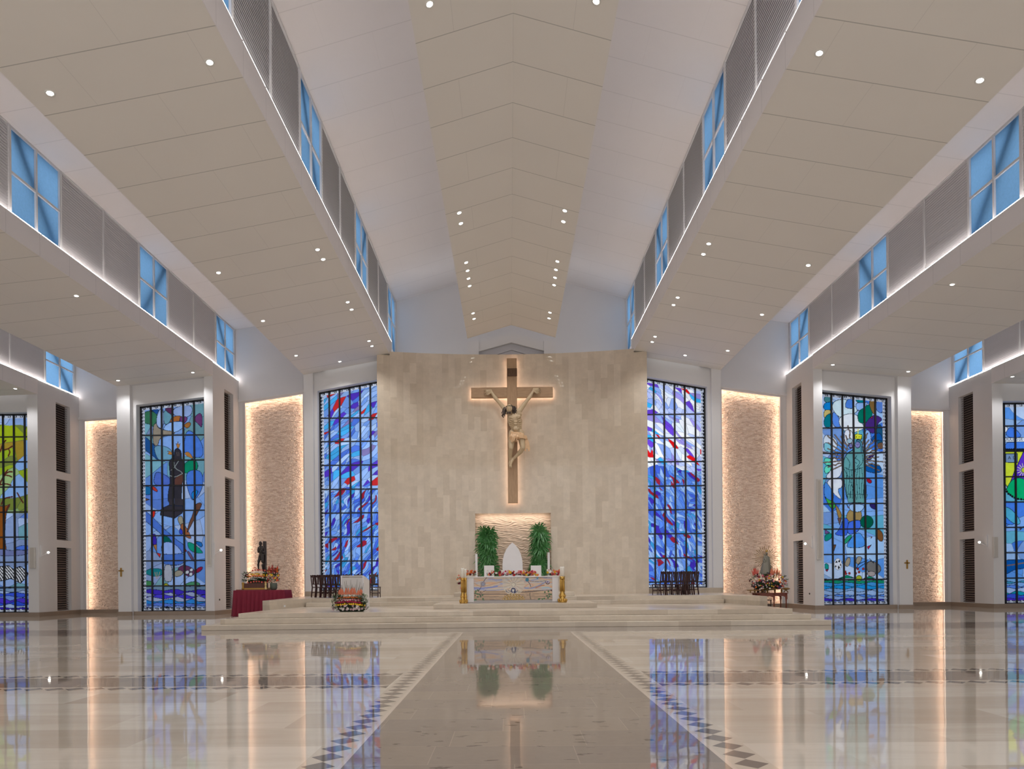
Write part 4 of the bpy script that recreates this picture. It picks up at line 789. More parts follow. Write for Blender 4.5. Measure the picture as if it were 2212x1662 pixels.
# ------------------------------------------------------------------ wall fittings
for s, px, py in ((-1, 262, 1235), (1, 1959, 1218)):
    v = at(px, py, 'Y', 32.4); t = thing('wall_cross', 'small gold cross on the white pilaster %s of the %s figure window' % (SIDE[s], SIDE[s]), 'cross', (v.x, 32.39, v.z))
    MB().box(-.035, .035, -.03, .0, -.25, .17).box(-.12, .12, -.03, 0, .0, .06).lathe([(.06, .0), (.06, .01)]).build('cross_body', gold_paint, t, bevel=.008)
for s, px0, px1, y0, y1, nm in ((-1, 446.5, 455.5, 1050, 1224, 'tall'), (-1, 64, 75, 1183, 1228, 'short'), (1, 1765, 1775, 1035, 1210, 'tall'), (1, 2146, 2156, 1160, 1205, 'short')):
    a_ = at(px0, y0, 'Y', 32.3); b2 = at(px1, y1, 'Y', 32.3)
    t = thing('column_speaker', '%s slim white column speaker on the %s end of the %s fin wall' % (nm, SIDE[s], 'inner' if nm == 'tall' else 'outer'), 'speaker', ((a_.x + b2.x) / 2, 32.3, (a_.z + b2.z) / 2))
    w_, h_ = abs(b2.x - a_.x) / 2, abs(a_.z - b2.z) / 2
    MB().box(-w_, w_, -.02, .1, -h_, h_).build('cabinet', rm('speaker_white', 214, 210, 204, rough=.5), t, bevel=.015)
    MB().box(-w_ * .75, w_ * .75, -.035, -.02, -h_ * .96, h_ * .96).build('grille', rm('speaker_grille', 196, 190, 182, rough=.7), t)
for s, X, px, py, nm in ((-1, -B3X, 104, 1194, 'outer left'), (-1, -B2X, 477, 1189, 'inner left'), (1, B2X, 1740, 1175, 'inner right'), (1, B3X, 2116, 1172, 'outer right')):
    v = at(px, py, 'X', X - s * .25); t = thing('wall_spotlight', 'small lit spotlight on a thin arm on the %s fin wall' % nm, 'spotlight', (v.x, v.y, v.z))
    MB().box(s * .21, s * .25, -.2, -.16, -.25, .35).tube([(s * .22, -.18, -.2), (s * .1, -.1, -.1), (0, -.02, -.02)], .012).build('arm', white_m, t)
    MB().tube([(s * .08, .06, .0), (0, 0, 0)], [.05, .055], 12).build('lamp_head', white_m, t)
    MB().blob((-s * .02, -.01, 0), .05).build('lamp_bulb', lampm, t)
for X, Y_, z, lab in ((-B2X + .0, 32.95, .72, 'left'), (B2X, 33.0, .75, 'right')):
    t = thing('wall_socket', 'small black round socket low on the inner %s fin wall' % lab, 'socket', (X, Y_, z)); s = -1 if X < 0 else 1
    MB().tube([(-s * .02, 0, 0), (0, 0, 0)], .045, 12).build('cover', rm('black_plastic', 25, 25, 28), t)
for s in (-1, 1):
    x = s * 9.06; t = thing('floor_socket_plate', 'small white socket plate on the %s face of the raised platform' % SIDE[s], 'socket', (x - s * .012, 26.8, .58))
    MB().box(-.02, .02, -.12, .12, -.03, .05).build('plate', white_m, t)
# ------------------------------------------------------------------ sculpture helpers: overlapping tapered forms fused into one surface
def fuse(o, voxel, smooth=6):
    r = o.modifiers.new('fuse', 'REMESH'); r.mode = 'VOXEL'; r.voxel_size = voxel; r.use_smooth_shade = True
    sm = o.modifiers.new('smooth', 'SMOOTH'); sm.factor = .5; sm.iterations = smooth
    return o
def limb(m, pts, rs, n=10):
    P = [Vector(p) for p in pts]; m.tube(P, rs, n)
    for p, r in zip(P, rs): m.blob(p, r * .99, 10, 8)
def hand(m, w, d, up, k, curl=.5, mirror=1):
    d = Vector(d).normalized(); up = Vector(up).normalized(); sd = d.cross(up).normalized() * mirror; w = Vector(w)
    limb(m, [w, w + d * .10 * k], [.042 * k, .055 * k]); limb(m, [w + sd * .03 * k, w + d * .11 * k + sd * .035 * k], [.035 * k, .03 * k]); limb(m, [w - sd * .03 * k, w + d * .11 * k - sd * .035 * k], [.035 * k, .03 * k])
    for i, (off, L) in enumerate(((-.05, .075), (-.018, .095), (.016, .09), (.048, .07))):
        b = w + d * .12 * k + sd * off * 1.2 * k; c = b + sd * off * .35 * k + d * L * .6 * k - up * curl * .03 * k; e = c + d * L * .4 * k - up * curl * .07 * k
        limb(m, [b, c, e], [.0125 * k, .0115 * k, .0095 * k], 8)
    b = w + d * .035 * k - sd * .055 * k; limb(m, [b, b + d * .05 * k - sd * .035 * k - up * .01 * k, b + d * .085 * k - sd * .035 * k - up * .03 * k], [.022 * k, .02 * k, .016 * k], 8)
# ------------------------------------------------------------------ the great cross and the carved figure on it
YC = 33.24
tp = at(1106.5, 774, 'Y', YC); bt = at(1107, 1087, 'Y', YC); xc = .5 * (tp.x + bt.x); al = at(1018, 848, 'Y', YC); ar = at(1195, 847, 'Y', YC); za = at(1107, 847.5, 'Y', YC).z
cw = .243; ah = .25
woodm, b_, n_ = newmat('oak_beam', .45); X_, Y_n, Z_ = n_.xyz()
g1 = n_.noise(n_.comb(n_.f('MULTIPLY', X_, 9), 0, n_.f('MULTIPLY', Z_, 1.2)), 2.2, 5); n_.t.links.new(n_.mix(g1, L4(150, 116, 84), L4(196, 162, 126)), b_.inputs['Base Color'])
woodh, b_, n_ = newmat('oak_beam_flat', .45); X_, Y_n, Z_ = n_.xyz()
g1 = n_.noise(n_.comb(n_.f('MULTIPLY', X_, 1.2), 0, n_.f('MULTIPLY', Z_, 9)), 2.2, 5); n_.t.links.new(n_.mix(g1, L4(150, 116, 84), L4(196, 162, 126)), b_.inputs['Base Color'])
cr = thing('great_cross', 'tall light oak cross with glowing edges mounted on the stone wall', 'cross', (xc, YC, za))
MB().box(-cw, cw, 0, .2, bt.z - za, tp.z - za).build('upright', woodm, cr, bevel=.01)
hw = (ar.x - al.x) / 2
MB().box(-hw, -cw, .01, .19, -ah, ah).box(cw, hw, .01, .19, -ah, ah).build('crossbeam', woodh, cr, bevel=.01)
e = MB(); i_ = .035
for (x0, x1, z0, z1) in ((-cw, cw, bt.z - za, tp.z - za), (-hw, hw, -ah, ah)):
    x0 += i_; x1 -= i_; z0 += i_; z1 -= i_
    for q in ((x0, x0 + .02, z0, z1), (x1 - .02, x1, z0, z1), (x0, x1, z0, z0 + .02), (x0, x1, z1 - .02, z1)): e.box(q[0], q[1], .21, .24, q[2], q[3])
ledx = led.copy(); ledx.name = 'cross_led'; q_ = ledx.node_tree.nodes['Principled BSDF']; q_.inputs['Emission Color'].default_value = (1, .80, .67, 1); q_.inputs['Emission Strength'].default_value = 8.5; e.build('edge_light', ledx, cr)
MB().box(-.16, -.1, .2, .36, -.8, -.7).box(.1, .16, .2, .36, -.8, -.7).box(-.1, .1, .2, .36, 1.0, 1.1).box(-.1, .1, .2, .38, -4.5, -4.4).build('bracket', black_m, cr)
ti = MB(); v0 = at(980 + 536 / 4.615, 760 + 172 / 4.615, 'Y', YC); v1 = at(980 + 632 / 4.615, 760 + 246 / 4.615, 'Y', YC)
ti.box(v0.x - xc, v1.x - xc, -.05, 0, v1.z - za, v0.z - za); tip = ti.build('title_board', rm('carved_wood', 128, 96, 68, var=.2, vscale=9), cr, bevel=.01)
tb = MB(); zz0, zz1 = v1.z - za, v0.z - za; xx0, xx1 = v0.x - xc, v1.x - xc
tb.box(xx0, xx1, -.07, -.05, zz1 - .035, zz1).box(xx0, xx1, -.07, -.05, zz0, zz0 + .035).box(xx0, xx0 + .03, -.07, -.05, zz0, zz1).box(xx1 - .03, xx1, -.07, -.05, zz0, zz1)
rr = random.Random(3)
for r_ in range(3):
    zb = zz0 + .06 + r_ * .085
    for k in range(7):
        xb = xx0 + .05 + k * .058; q = rr.randrange(3)
        tb.box(xb, xb + .014, -.068, -.05, zb, zb + .06)
        if q != 1: tb.box(xb, xb + .04, -.068, -.05, zb + .046, zb + .06)
        if q != 0: tb.box(xb + .026, xb + .04, -.068, -.05, zb, zb + .06)
tb.build('carving', rm('carving_dark', 88, 60, 42), tip)
def c7(a_, b2, y): v = at(980 + a_ / 4.615, 760 + b2 / 4.615, 'Y', y); return v
skinm = rm('carved_skin', 196, 172, 138, rough=.42, var=.07, vscale=4)
org = c7(620, 760, 32.95)
ch = thing('crucified_figure', 'painted wooden figure with bowed head hanging from the great oak cross', 'statue', tuple(org))
def c(a_, b2, y): return c7(a_, b2, y) - org
m = MB()
lsh, rsh = c(528, 600, 32.95), c(660, 588, 32.95)
# torso
limb(m, [c(600, 625, 32.97), c(602, 665, 32.93), c(618, 735, 32.95), c(628, 800, 32.98)], [.21, .27, .21, .235])
limb(m, [c(565, 635, 32.95), c(572, 690, 32.93), c(592, 760, 32.97)], [.14, .17, .12]); limb(m, [c(652, 625, 32.95), c(650, 690, 32.93), c(655, 765, 32.97)], [.15, .17, .13])
limb(m, [lsh, c(600, 618, 32.97), rsh], [.12, .19, .13])
m.blob(c(572, 652, 32.76), (.15, .08, .10)); m.blob(c(640, 646, 32.76), (.15, .08, .10))
for k in range(5):
    for q, sg in ((560, -1), (665, 1)):
        z0 = 668 + k * 20; limb(m, [c(q + sg * 6, z0 - 12, 32.80), c(612 + sg * 24, z0 - 2, 32.675)], [.022, .018], 6)
m.blob(c(622, 770, 32.77), (.17, .09, .12)); m.blob(c(618, 722, 32.74), (.10, .04, .05)); m.blob(c(618, 700, 32.72), (.09, .035, .04))
# arms
LW, RW = c(372, 398, 33.12), c(798, 384, 33.12)
limb(m, [lsh, c(488, 548, 33.0), c(446, 498, 33.03), c(415, 462, 33.06), c(388, 420, 33.10), LW], [.12, .105, .085, .10, .068, .056])
limb(m, [rsh, c(700, 530, 33.0), c(738, 478, 33.03), c(760, 450, 33.06), c(785, 405, 33.10), RW], [.12, .105, .085, .10, .068, .056])
hand(m, LW, (-1, -.15, -.05), (0, -1, .2), 1.7, .9, 1); hand(m, RW, (1, -.15, -.05), (0, -1, .2), 1.7, .9, -1)
# neck and head, bowed towards the left shoulder
limb(m, [c(600, 628, 32.95), c(582, 598, 32.86)], [.10, .085])
hc = c(556, 566, 32.76); m.blob(hc, (.155, .17, .20), 12, 10); m.blob(hc + Vector((-.03, -.07, -.10)), (.11, .10, .11), 10, 8)
nz = hc + Vector((-.035, -.175, -.02)); limb(m, [nz + Vector((.01, .0, .06)), nz + Vector((-.01, -.035, -.03))], [.016, .026], 8)
for dx in (-.055, .05): m.blob(hc + Vector((-.035 + dx, -.160, .035)), (.03, .016, .014)); m.blob(hc + Vector((-.035 + dx, -.160, .07)), (.04, .02, .012))
m.blob(hc + Vector((-.05, -.175, -.09)), (.04, .02, .012)); m.blob(hc + Vector((-.05, -.172, -.115)), (.035, .02, .012)); m.blob(hc + Vector((.13, -.0, -.02)), (.02, .035, .045))
# legs
limb(m, [c(590, 810, 32.98), c(578, 870, 32.90), c(573, 945, 32.78), c(572, 962, 32.76)], [.19, .175, .13, .115])
limb(m, [c(572, 958, 32.76), c(566, 1000, 32.88), c(563, 1050, 33.0), c(566, 1092, 33.06)], [.11, .115, .082, .066])
limb(m, [c(665, 810, 32.98), c(678, 870, 32.90), c(688, 945, 32.78), c(690, 962, 32.76)], [.19, .18, .13, .115])
limb(m, [c(690, 958, 32.76), c(668, 995, 32.86), c(630, 1035, 32.95), c(594, 1068, 33.0)], [.11, .115, .082, .066])
limb(m, [c(566, 1090, 33.07), c(560, 1120, 33.0), c(566, 1150, 32.94)], [.072, .07, .045]); limb(m, [c(596, 1066, 33.0), c(575, 1100, 32.93), c(566, 1140, 32.88)], [.07, .072, .045])
for k in range(5):
    for bx, by, yy in ((556, 1148, 32.92), (556, 1138, 32.86)):
        limb(m, [c(bx + 6 * k, by, yy), c(bx + 6 * k - 1, by + 12 - abs(k - 1) * 1.5, yy - .01)], [.016, .012], 6)
body = fuse(m.build('body', skinm, ch), .015, 2)
# hair and beard
hm = MB(); rr = random.Random(9)
for k in range(95):
    th = rr.uniform(-2.5, 1.0) if k % 3 else rr.uniform(-1, 3.6); 
    a0 = hc + Vector((.15 * math.cos(th) + .01, .07 + rr.uniform(-.14, .12), .17 * abs(math.sin(th)) * 1.0 if math.sin(th) > 0 or k % 2 else -.12 * math.sin(th)))
    if a0.y - hc.y < .02 and abs(a0.x - hc.x + .035) < .115 and a0.z - hc.z < .13: a0.y += .16; a0.x += .14 if a0.x > hc.x - .035 else -.12
    p1 = a0 + Vector((rr.uniform(-.05, .05) + (.05 if a0.x > hc.x else -.05), rr.uniform(-.03, .05), -.08 - rr.random() * .05)); p2 = p1 + Vector((rr.uniform(-.05, .05), rr.uniform(-.04, .03), -.09 - rr.random() * .09))
    hm.tube([a0, p1, p2], [.032, .03, .012], 6)
for k in range(12): p = c(500 + rr.uniform(-12, 14), 590 + k * 3.6, 32.80); hm.tube([p, p + Vector((rr.uniform(-.05, .02), -.02, -.08)), p + Vector((rr.uniform(-.03, .04), 0, -.15))], [.03, .028, .01], 6)
for k in range(16): p = c(608 + rr.uniform(-14, 14), 545 + k * 4, 32.82); hm.tube([p, p + Vector((rr.uniform(-.02, .05), -.03, -.06)), p + Vector((rr.uniform(-.04, .04), 0, -.12))], [.034, .028, .01], 6)
for k in range(16): p = hc + Vector((-.03 + rr.uniform(-.08, .08), -.11, -.19)); hm.tube([p, p + Vector((0, -.02, -.05)), p + Vector((rr.uniform(-.02, .02), .0, -.10))], [.022, .02, .008], 6)
hm.blob(hc + Vector((.02, .07, .06)), (.155, .13, .15), 12, 8)
hm.build('hair', rm('dark_hair', 84, 70, 62, rough=.5, var=.3, vscale=12), ch, True)
th_ = MB(); 
pr = None
ring = [hc + Vector((.155 * math.cos(2 * PI * k / 22), .16 * math.sin(2 * PI * k / 22) + .0, .085 + .012 * math.sin(k * 2.3))) for k in range(23)]
th_.tube(ring, .017, 6)
for k in range(22): q = ring[k]; dd = (q - hc); dd.z = .03; dd.normalize(); th_.tube([q, q + dd * .05 + Vector((0, 0, .03 * math.sin(k * 1.7)))], [.008, .002], 4)
th_.build('thorn_crown', rm('thorn', 96, 84, 66), ch)
# loincloth with a knot and a flying end
lm = MB(); rr = random.Random(4)
for k in range(17):
    t_ = k / 16; top = c(566 + 122 * t_, 795 + 14 * math.sin(t_ * PI) + 10 * t_, 32.98 - .24 * math.sin(t_ * PI)); 
    bot = c(545 + 110 * t_ + 8 * math.sin(k * 2), 905 - 22 * t_ + 14 * math.sin(k * 1.3), 32.96 - .30 * math.sin(t_ * PI)) if t_ < .86 else c(690, 870, 32.9)
    mid = (top + bot) / 2 + Vector((.015 * math.sin(k * 2.1), -.03, 0)); lm.tube([top + Vector((0, -.06, 0)), mid + Vector((0, -.09, 0)), bot + Vector((0, -.05, 0))], [.04, .05, .03], 7)
for k in range(6): a0 = c(568, 800 + k * 6, 32.80); lm.tube([a0, c(620, 815 + k * 7, 32.62), c(690, 830 + k * 6, 32.68), c(720, 850 + k * 4, 32.76)], [.03, .032, .032, .024], 7)
lm.blob(c(718, 848, 32.78), (.07, .06, .07)); lm.blob(c(728, 862, 32.76), (.04, .04, .06))
for k in range(7): a0 = c(716 + k * 1.5, 856, 32.78); lm.tube([a0, c(716 + k * 5, 900, 32.80 + .01 * (k % 2)), c(712 + k * 7.2, 950, 32.82), c(706 + k * 9, 990 + (8 if k % 2 else 0), 32.80)], [.02, .026, .028, .014], 7)
lm.blob(c(622, 828, 32.95), (.29, .27, .13), 14, 8); lm.blob(c(585, 870, 32.88), (.16, .17, .16), 12, 8); lm.blob(c(660, 860, 32.88), (.16, .17, .13), 12, 8)
fuse(lm.build('loincloth', rm('gilded_cloth', 222, 182, 140, rough=.4, var=.16, vscale=7), ch), .015, 1)
# ------------------------------------------------------------------ altar
AY = 26.05
al_ = thing('altar', 'white marble altar with a colourful mosaic front standing on the altar step', 'altar', (-.08, AY, .665))
def ax(x): return x + .08
for x0, x1 in ((-1.82, -1.56), (1.43, 1.67)): MB().box(ax(x0), ax(x1), 0, .95, .03, .97).build('end_block', marble, al_, bevel=.008)
MB().box(ax(-1.56), ax(1.43), .05, .9, .09, .97).build('core', marble, al_)
MB().box(ax(-1.86), ax(1.71), -.03, .98, .97, 1.01).build('top_slab', marble, al_, bevel=.006)
MB().box(ax(-1.78), ax(1.64), .01, .94, 0, .09).build('plinth', rm('grey_marble', 176, 170, 168, rough=.3), al_)
mo = Art(ax(-1.56), ax(1.43), .10, .97, .011); mo.lead = lin((120, 105, 95))
def cm(ox, k):
    def f(pts):
        o = []
        for p in pts: v = at(ox + p[0] / k, 1200 + p[1] / k, 'Y', AY); o.append((v.x + .08, v.z - .665))
        return o
    return f
MA, MBB = cm(900, 9.776), cm(1100, 9.776)
h_ = (mo.Z - .10) / .87
wv = snoise(mo.X * .6, mo.Z * 3, 5, 6, .9)
base = np.where((h_ > .42)[..., None], lin((214, 200, 184)), lin((196, 170, 142))); mo.c[:] = base
st_ = np.sin(mo.Z * 95 + wv * 7); mo.c = np.where(((h_ < .42) & (st_ > .55))[..., None], lin((136, 116, 104)), mo.c); mo.c = np.where(((h_ < .42) & (st_ < -.7))[..., None], lin((222, 190, 158)), mo.c)
mo.c = np.where(((h_ > .42) & (np.sin(mo.Z * 42 + wv * 9 + mo.X) > .62))[..., None], lin((172, 178, 208)), mo.c); mo.c = np.where(((h_ > .42) & (np.sin(mo.Z * 36 - wv * 8) > .8))[..., None], lin((224, 178, 140)), mo.c)
for p, col, w_ in (([(1210, 690), (1330, 700), (1500, 690), (1700, 660)], (140, 150, 205), .028), ([(1210, 590), (1350, 670), (1500, 640), (1800, 560)], (205, 170, 140), .02), ([(1300, 770), (1380, 640), (1420, 540), (1480, 470)], (70, 66, 90), .011), ([(1360, 800), (1460, 740)], (110, 90, 80), .008), ([(1600, 520), (1800, 520)], (150, 162, 210), .02)): mo.line(MA(p), col, w_)
for p, col, w_ in (([(290, 670), (360, 700), (450, 700), (600, 660), (780, 560)], (140, 152, 190), .022), ([(300, 690), (380, 620), (470, 600), (520, 650), (420, 690)], (216, 168, 140), .016), ([(420, 540), (560, 560), (780, 540)], (110, 110, 130), .010), ([(400, 560), (440, 610), (455, 660)], (60, 66, 90), .012), ([(560, 690), (680, 640), (740, 630)], (190, 130, 96), .018), ([(700, 690), (800, 680), (880, 700)], (168, 200, 216), .022), ([(440, 790), (435, 860), (460, 940)], (70, 70, 66), .010), ([(340, 765), (480, 755), (860, 735)], (110, 96, 88), .009), ([(130, 470), (300, 480), (860, 465)], (120, 120, 135), .010)): mo.line(MBB(p), col, w_)
v = MA([(1400, 610)])[0]; mo.disc(v[0], v[1], .085, (212, 208, 216), .008); mo.disc(v[0], v[1], .06, (130, 136, 186), .006); mo.disc(v[0], v[1], .03, (180, 196, 206), .004)
for k in range(12): mo.line([(v[0] + .09 * math.cos(k * PI / 6), v[1] + .09 * math.sin(k * PI / 6)), (v[0] + .12 * math.cos(k * PI / 6), v[1] + .12 * math.sin(k * PI / 6))], (150, 150, 190), .005)
v = MBB([(815, 570)])[0]; mo.disc(v[0], v[1], .085, (96, 62, 62), 0); mo.disc(v[0] + .005, v[1] + .02, .065, (208, 200, 210), 0); mo.disc(v[0], v[1] + .01, .03, (90, 70, 130), 0)
v = MBB([(380, 520)])[0]; mo.disc(v[0], v[1], .07, (50, 130, 160), 0); v = MBB([(595, 482)])[0]; mo.disc(v[0], v[1], .035, (50, 150, 190), 0)
v = MBB([(90, 620)])[0]; D0 = np.hypot(mo.X - v[0], mo.Z - v[1]); mo.c[D0 < .42] = mo.c[D0 < .42] * .45 + lin((216, 208, 192)) * .55
for k in range(26):
    th = 2 * PI * k / 26; mo.line([(v[0] + .06 * math.cos(th), v[1] + .06 * math.sin(th)), (v[0] + .40 * math.cos(th), v[1] + .40 * math.sin(th))], (226, 218, 204) if k % 2 else (168, 156, 148), .008 if k % 2 else .005, False)
mo.disc(v[0], v[1], .07, (222, 214, 198), .004)
g0 = MBB([(90, 950)])[0]; D1 = np.hypot((mo.X - g0[0]) / 1.7, mo.Z - g0[1]); gm = (D1 < .26 + .03 * snoise(mo.X, mo.Z, 8, 4, 4)) & (snoise(mo.X, mo.Z, 17, 8, 9) > -.12); mo.c[gm] = lin((186, 150, 78)); gm &= snoise(mo.X, mo.Z, 19, 8, 11) > .2; mo.c[gm] = lin((122, 104, 66))
mo.poly(MBB([(40, 790), (45, 700), (120, 690), (140, 760), (130, 800)]), (62, 66, 100), 0); mo.poly(MBB([(60, 720), (110, 720), (100, 760), (85, 775), (68, 760)]), (220, 216, 208), 0); mo.line(MBB([(85, 770), (85, 800)]), (215, 210, 204), .008); mo.line(MBB([(68, 805), (102, 805)]), (215, 210, 204), .008)
for p in ([(140, 790), (180, 740)], [(-5, 790), (-60, 770)], [(30, 760), (-20, 740)], [(-60, 770), (-70, 730)]): mo.line(MBB(p), (80, 86, 120), .011)
for p in ((1250, 760), (1290, 740), (1280, 820), (1320, 830), (1240, 800), (1290, 880), (1390, 840), (1350, 870), (1400, 920), (1410, 950), (1250, 940), (1220, 950)): q = MA([p])[0]; mo.disc(q[0], q[1], .030, (54, 130, 70), .006)
for p in ((1345, 780), (1235, 845), (1350, 850)): q = MA([p])[0]; mo.disc(q[0], q[1], .022, (70, 40, 44), .005)
for p in ((755, 780), (830, 765), (845, 820), (800, 860), (850, 870), (880, 830), (640, 920), (700, 930), (820, 900), (620, 935), (740, 915)): q = MBB([p])[0]; mo.disc(q[0], q[1], .030, (54, 130, 70), .006)
q = MBB([(890, 740)])[0]; mo.disc(q[0], q[1], .03, (80, 46, 50), .005)
art_mesh('mosaic_panel', mo, mosaic_art, al_, .035)
# ------------------------------------------------------------------ marble seats and slabs in the niche
t = thing('presider_chair', 'tall pointed white marble seat back in the middle of the niche', 'seat', (at(1107, 1200, 'Y', 33.0).x, 33.0, 1.0))
pts = [(-.49, 0)] + [(-.49 , 1.25)] + [(-.49 + .49 * (1 - math.cos(k * PI / 16)) , 1.25 + 1.08 * math.sin(k * PI / 16) ** .9) for k in range(1, 9)]
pts = [(-.49, 0), (-.49, 1.3), (-.47, 1.55), (-.40, 1.82), (-.29, 2.05), (-.15, 2.23), (0, 2.36), (.15, 2.23), (.29, 2.05), (.40, 1.82), (.47, 1.55), (.49, 1.3), (.49, 0)]
MB().prism_y(pts[::-1], .12, .24).build('backrest', marble, t, bevel=.01)
MB().box(-.49, .49, -.55, .12, 0, .42).build('seat', marble, t, bevel=.01)
for s in (-1, 1): MB().box(s * .37, s * .49, -.5, .12, .42, .86).build('armrest', marble, t, bevel=.01)
for s, xa, xb, lb in ((-1, 1045, 1067, 'left'), (1, 1147, 1170, 'right')):
    a_ = at(xa, 1222, 'Y', 31.4); b2 = at(xb, 1222, 'Y', 31.4); t = thing('marble_stool', 'low white marble stool left of the pointed seat back'.replace('left', lb), 'stool', ((a_.x + b2.x) / 2, 31.4, 1.0)); w_ = (b2.x - a_.x) / 2
    MB().box(-w_, w_, .35, .45, 0, a_.z - 1.0).build('backrest', marble, t, bevel=.008); MB().box(-w_, w_, -.1, .35, 0, .42).build('seat', marble, t, bevel=.008)
for s, xa, xb, yt, lb in ((-1, 1026.5, 1031.5, 1197, 'left'), (1, 1182.5, 1187.5, 1194, 'right')):
    a_ = at(xa, yt, 'Y', 33.2); b2 = at(xb, yt, 'Y', 33.2); tag(MB().box(a_.x, b2.x, 33.16, 33.26, 1.0, a_.z).build('marble_slab', marble, bevel=.006), 'thin upright white marble slab at the %s edge of the niche' % lb, 'slab')
# ------------------------------------------------------------------ ambo
a0 = at(736, 1246, 'Y', 24.0); a1 = at(785.6, 1246, 'Y', 24.0); zl = at(798, 1256, 'X', a1.x); 
t = thing('ambo', 'white marble box lectern with a sloping top behind the flower bank', 'lectern', (a0.x, 24.0, .49)); w_ = a1.x - a0.x; zt_f = a0.z - .49; dpt = max(.7, min(1.3, zl.y - 24.0)); zb_ = zl.z - .49
ambo_m = rm('ambo_marble', 214, 208, 204, rough=.3, var=.06, vscale=5)
MB().box(.03, w_ - .03, .02, .08, 0, zt_f - .04).build('front_panel', ambo_m, t)
for x0 in (0, w_ - .05): MB().add([(x0, 0, 0), (x0 + .05, 0, 0), (x0 + .05, dpt, 0), (x0, dpt, 0), (x0, 0, zt_f), (x0 + .05, 0, zt_f), (x0 + .05, dpt, zb_), (x0, dpt, zb_)], [(0, 3, 2, 1), (4, 5, 6, 7), (0, 1, 5, 4), (1, 2, 6, 5), (2, 3, 7, 6), (3, 0, 4, 7)]).build('side_panel', marble, t)
MB().add([(.0, .0, zt_f), (w_, .0, zt_f), (w_, dpt, zb_), (0, dpt, zb_), (.0, .0, zt_f + .03), (w_, .0, zt_f + .03), (w_, dpt, zb_ + .03), (0, dpt, zb_ + .03)], [(0, 3, 2, 1), (4, 5, 6, 7), (0, 1, 5, 4), (1, 2, 6, 5), (2, 3, 7, 6), (3, 0, 4, 7)]).build('top_slab', marble, t)
# ------------------------------------------------------------------ candles and brass candlesticks
def candlestick(px, r, ybot, ytop, label):
    v = at(px, ybot, 'Y', AY - .1); top = at(px, ytop, 'Y', AY - .1); h = top.z - .665
    t = thing('candlestick', label, 'candlestick', (v.x, AY - .1, .665), 0, 'brass candlesticks beside the altar')
    b = MB().lathe([(r * 1.7, 0), (r * 1.8, .03), (r * 1.2, .07), (r * .9, .12), (r * 1.25, .18), (r * .8, .24), (r * 1.2, .32), (r * .85, .38), (r * 1.05, .42)], n=14)
    for k in range(6):
        th = k * PI / 3; b.blob((r * 1.5 * math.cos(th), r * 1.5 * math.sin(th), .08), (r * .5, r * .5, .07)); b.blob((r * 1.05 * math.cos(th), r * 1.05 * math.sin(th), .25), (r * .35, r * .35, .05))
    b.build('foot', brass, t, True)
    s_ = MB()
    for k in range(10): th = 2 * PI * k / 10; s_.tube([(r * .8 * math.cos(th), r * .8 * math.sin(th), .40), (r * .8 * math.cos(th), r * .8 * math.sin(th), h - .08)], r * .24, 6)
    s_.lathe([(r * .7, .4), (r * .7, h - .08)], n=12); s_.build('fluted_shaft', brass, t, True)
    MB().lathe([(r * .8, h - .1), (r * 1.2, h - .07), (r * .9, h - .05), (r * 1.25, h - .02), (r * 1.1, h)], n=16).build('collar', brass, t, True)
    return t, h, v
def candle(px, r, v, h, ytop, label):
    tz = at(px, ytop, 'Y', AY - .1).z - .665 - h
    t = thing('candle', label, 'candle', (v.x, AY - .1, .665 + h), 0, 'altar candles')
    MB().lathe([(r, 0), (r, tz - .03), (r * .92, tz), (r * .3, tz - .05), (.002, tz - .05)], n=18).build('wax', wax, t, True); MB().tube([(0, 0, tz - .05), (.003, 0, tz + .02)], .006, 6).build('wick', black_m, t)
t_, h, v = candlestick(1215, .095, 1302, 1246, 'brass candlestick right of the altar'); candle(1215, .09, v, h, 1225, 'thick white candle right of the altar')
t_, h, v = candlestick(999.5, .065, 1302, 1249, 'front brass candlestick left of the altar'); candle(999.5, .062, v, h, 1228, 'thicker white candle left of the altar')
t_, h, v = candlestick(1005.8, .045, 1301, 1249, 'slimmer brass candlestick nearest the left end of the altar'); candle(1005.8, .04, v, h, 1229.5, 'thinner white candle left of the altar')
# ------------------------------------------------------------------ flowers
def bloom_mesh(r, kind='rose'):
    m = MB(); rr = random.Random(5)
    if kind == 'rose':
        m.blob((0, 0, 0), r * .55, 8, 6)
        for ring, (n, rad, tilt) in enumerate(((6, .62, .9), (7, .95, .45))):
            for k in range(n):
                th = 2 * PI * (k + .5 * ring) / n; u = Vector((math.cos(th), 0, math.sin(th))); w = Vector((-math.sin(th), 0, math.cos(th)))
                b = u * r * .25; tpv = u * r * rad + Vector((0, -r * tilt * .5, 0)); m.add([b - w * r * .2, b + w * r * .2, tpv + w * r * .33, tpv + u * r * .1, tpv - w * r * .33], [(0, 1, 2, 3, 4)])
    else:
        for k in range(6):
            th = 2 * PI * k / 6; u = Vector((math.cos(th), 0, math.sin(th))); w = Vector((-math.sin(th), 0, math.cos(th)))
            m.add([Vector((0, r * .3, 0)), u * r * .5 + w * r * .22 + Vector((0, -r * .25, 0)), u * r * 1.15 + Vector((0, -r * .1, 0)), u * r * .5 - w * r * .22 + Vector((0, -r * .25, 0))], [(0, 1, 2, 3)])
        m.blob((0, 0, 0), r * .2, 6, 4)
    return m
FC = dict(peach=(238, 146, 112), white=(240, 236, 226), orange=(240, 130, 50), pink=(228, 150, 160), magenta=(186, 44, 84), yellow=(240, 200, 50), lily=(226, 190, 196), red=(196, 50, 46), coral=(226, 106, 92), wine=(110, 24, 50), purple=(96, 60, 110))
bm_cache = {}
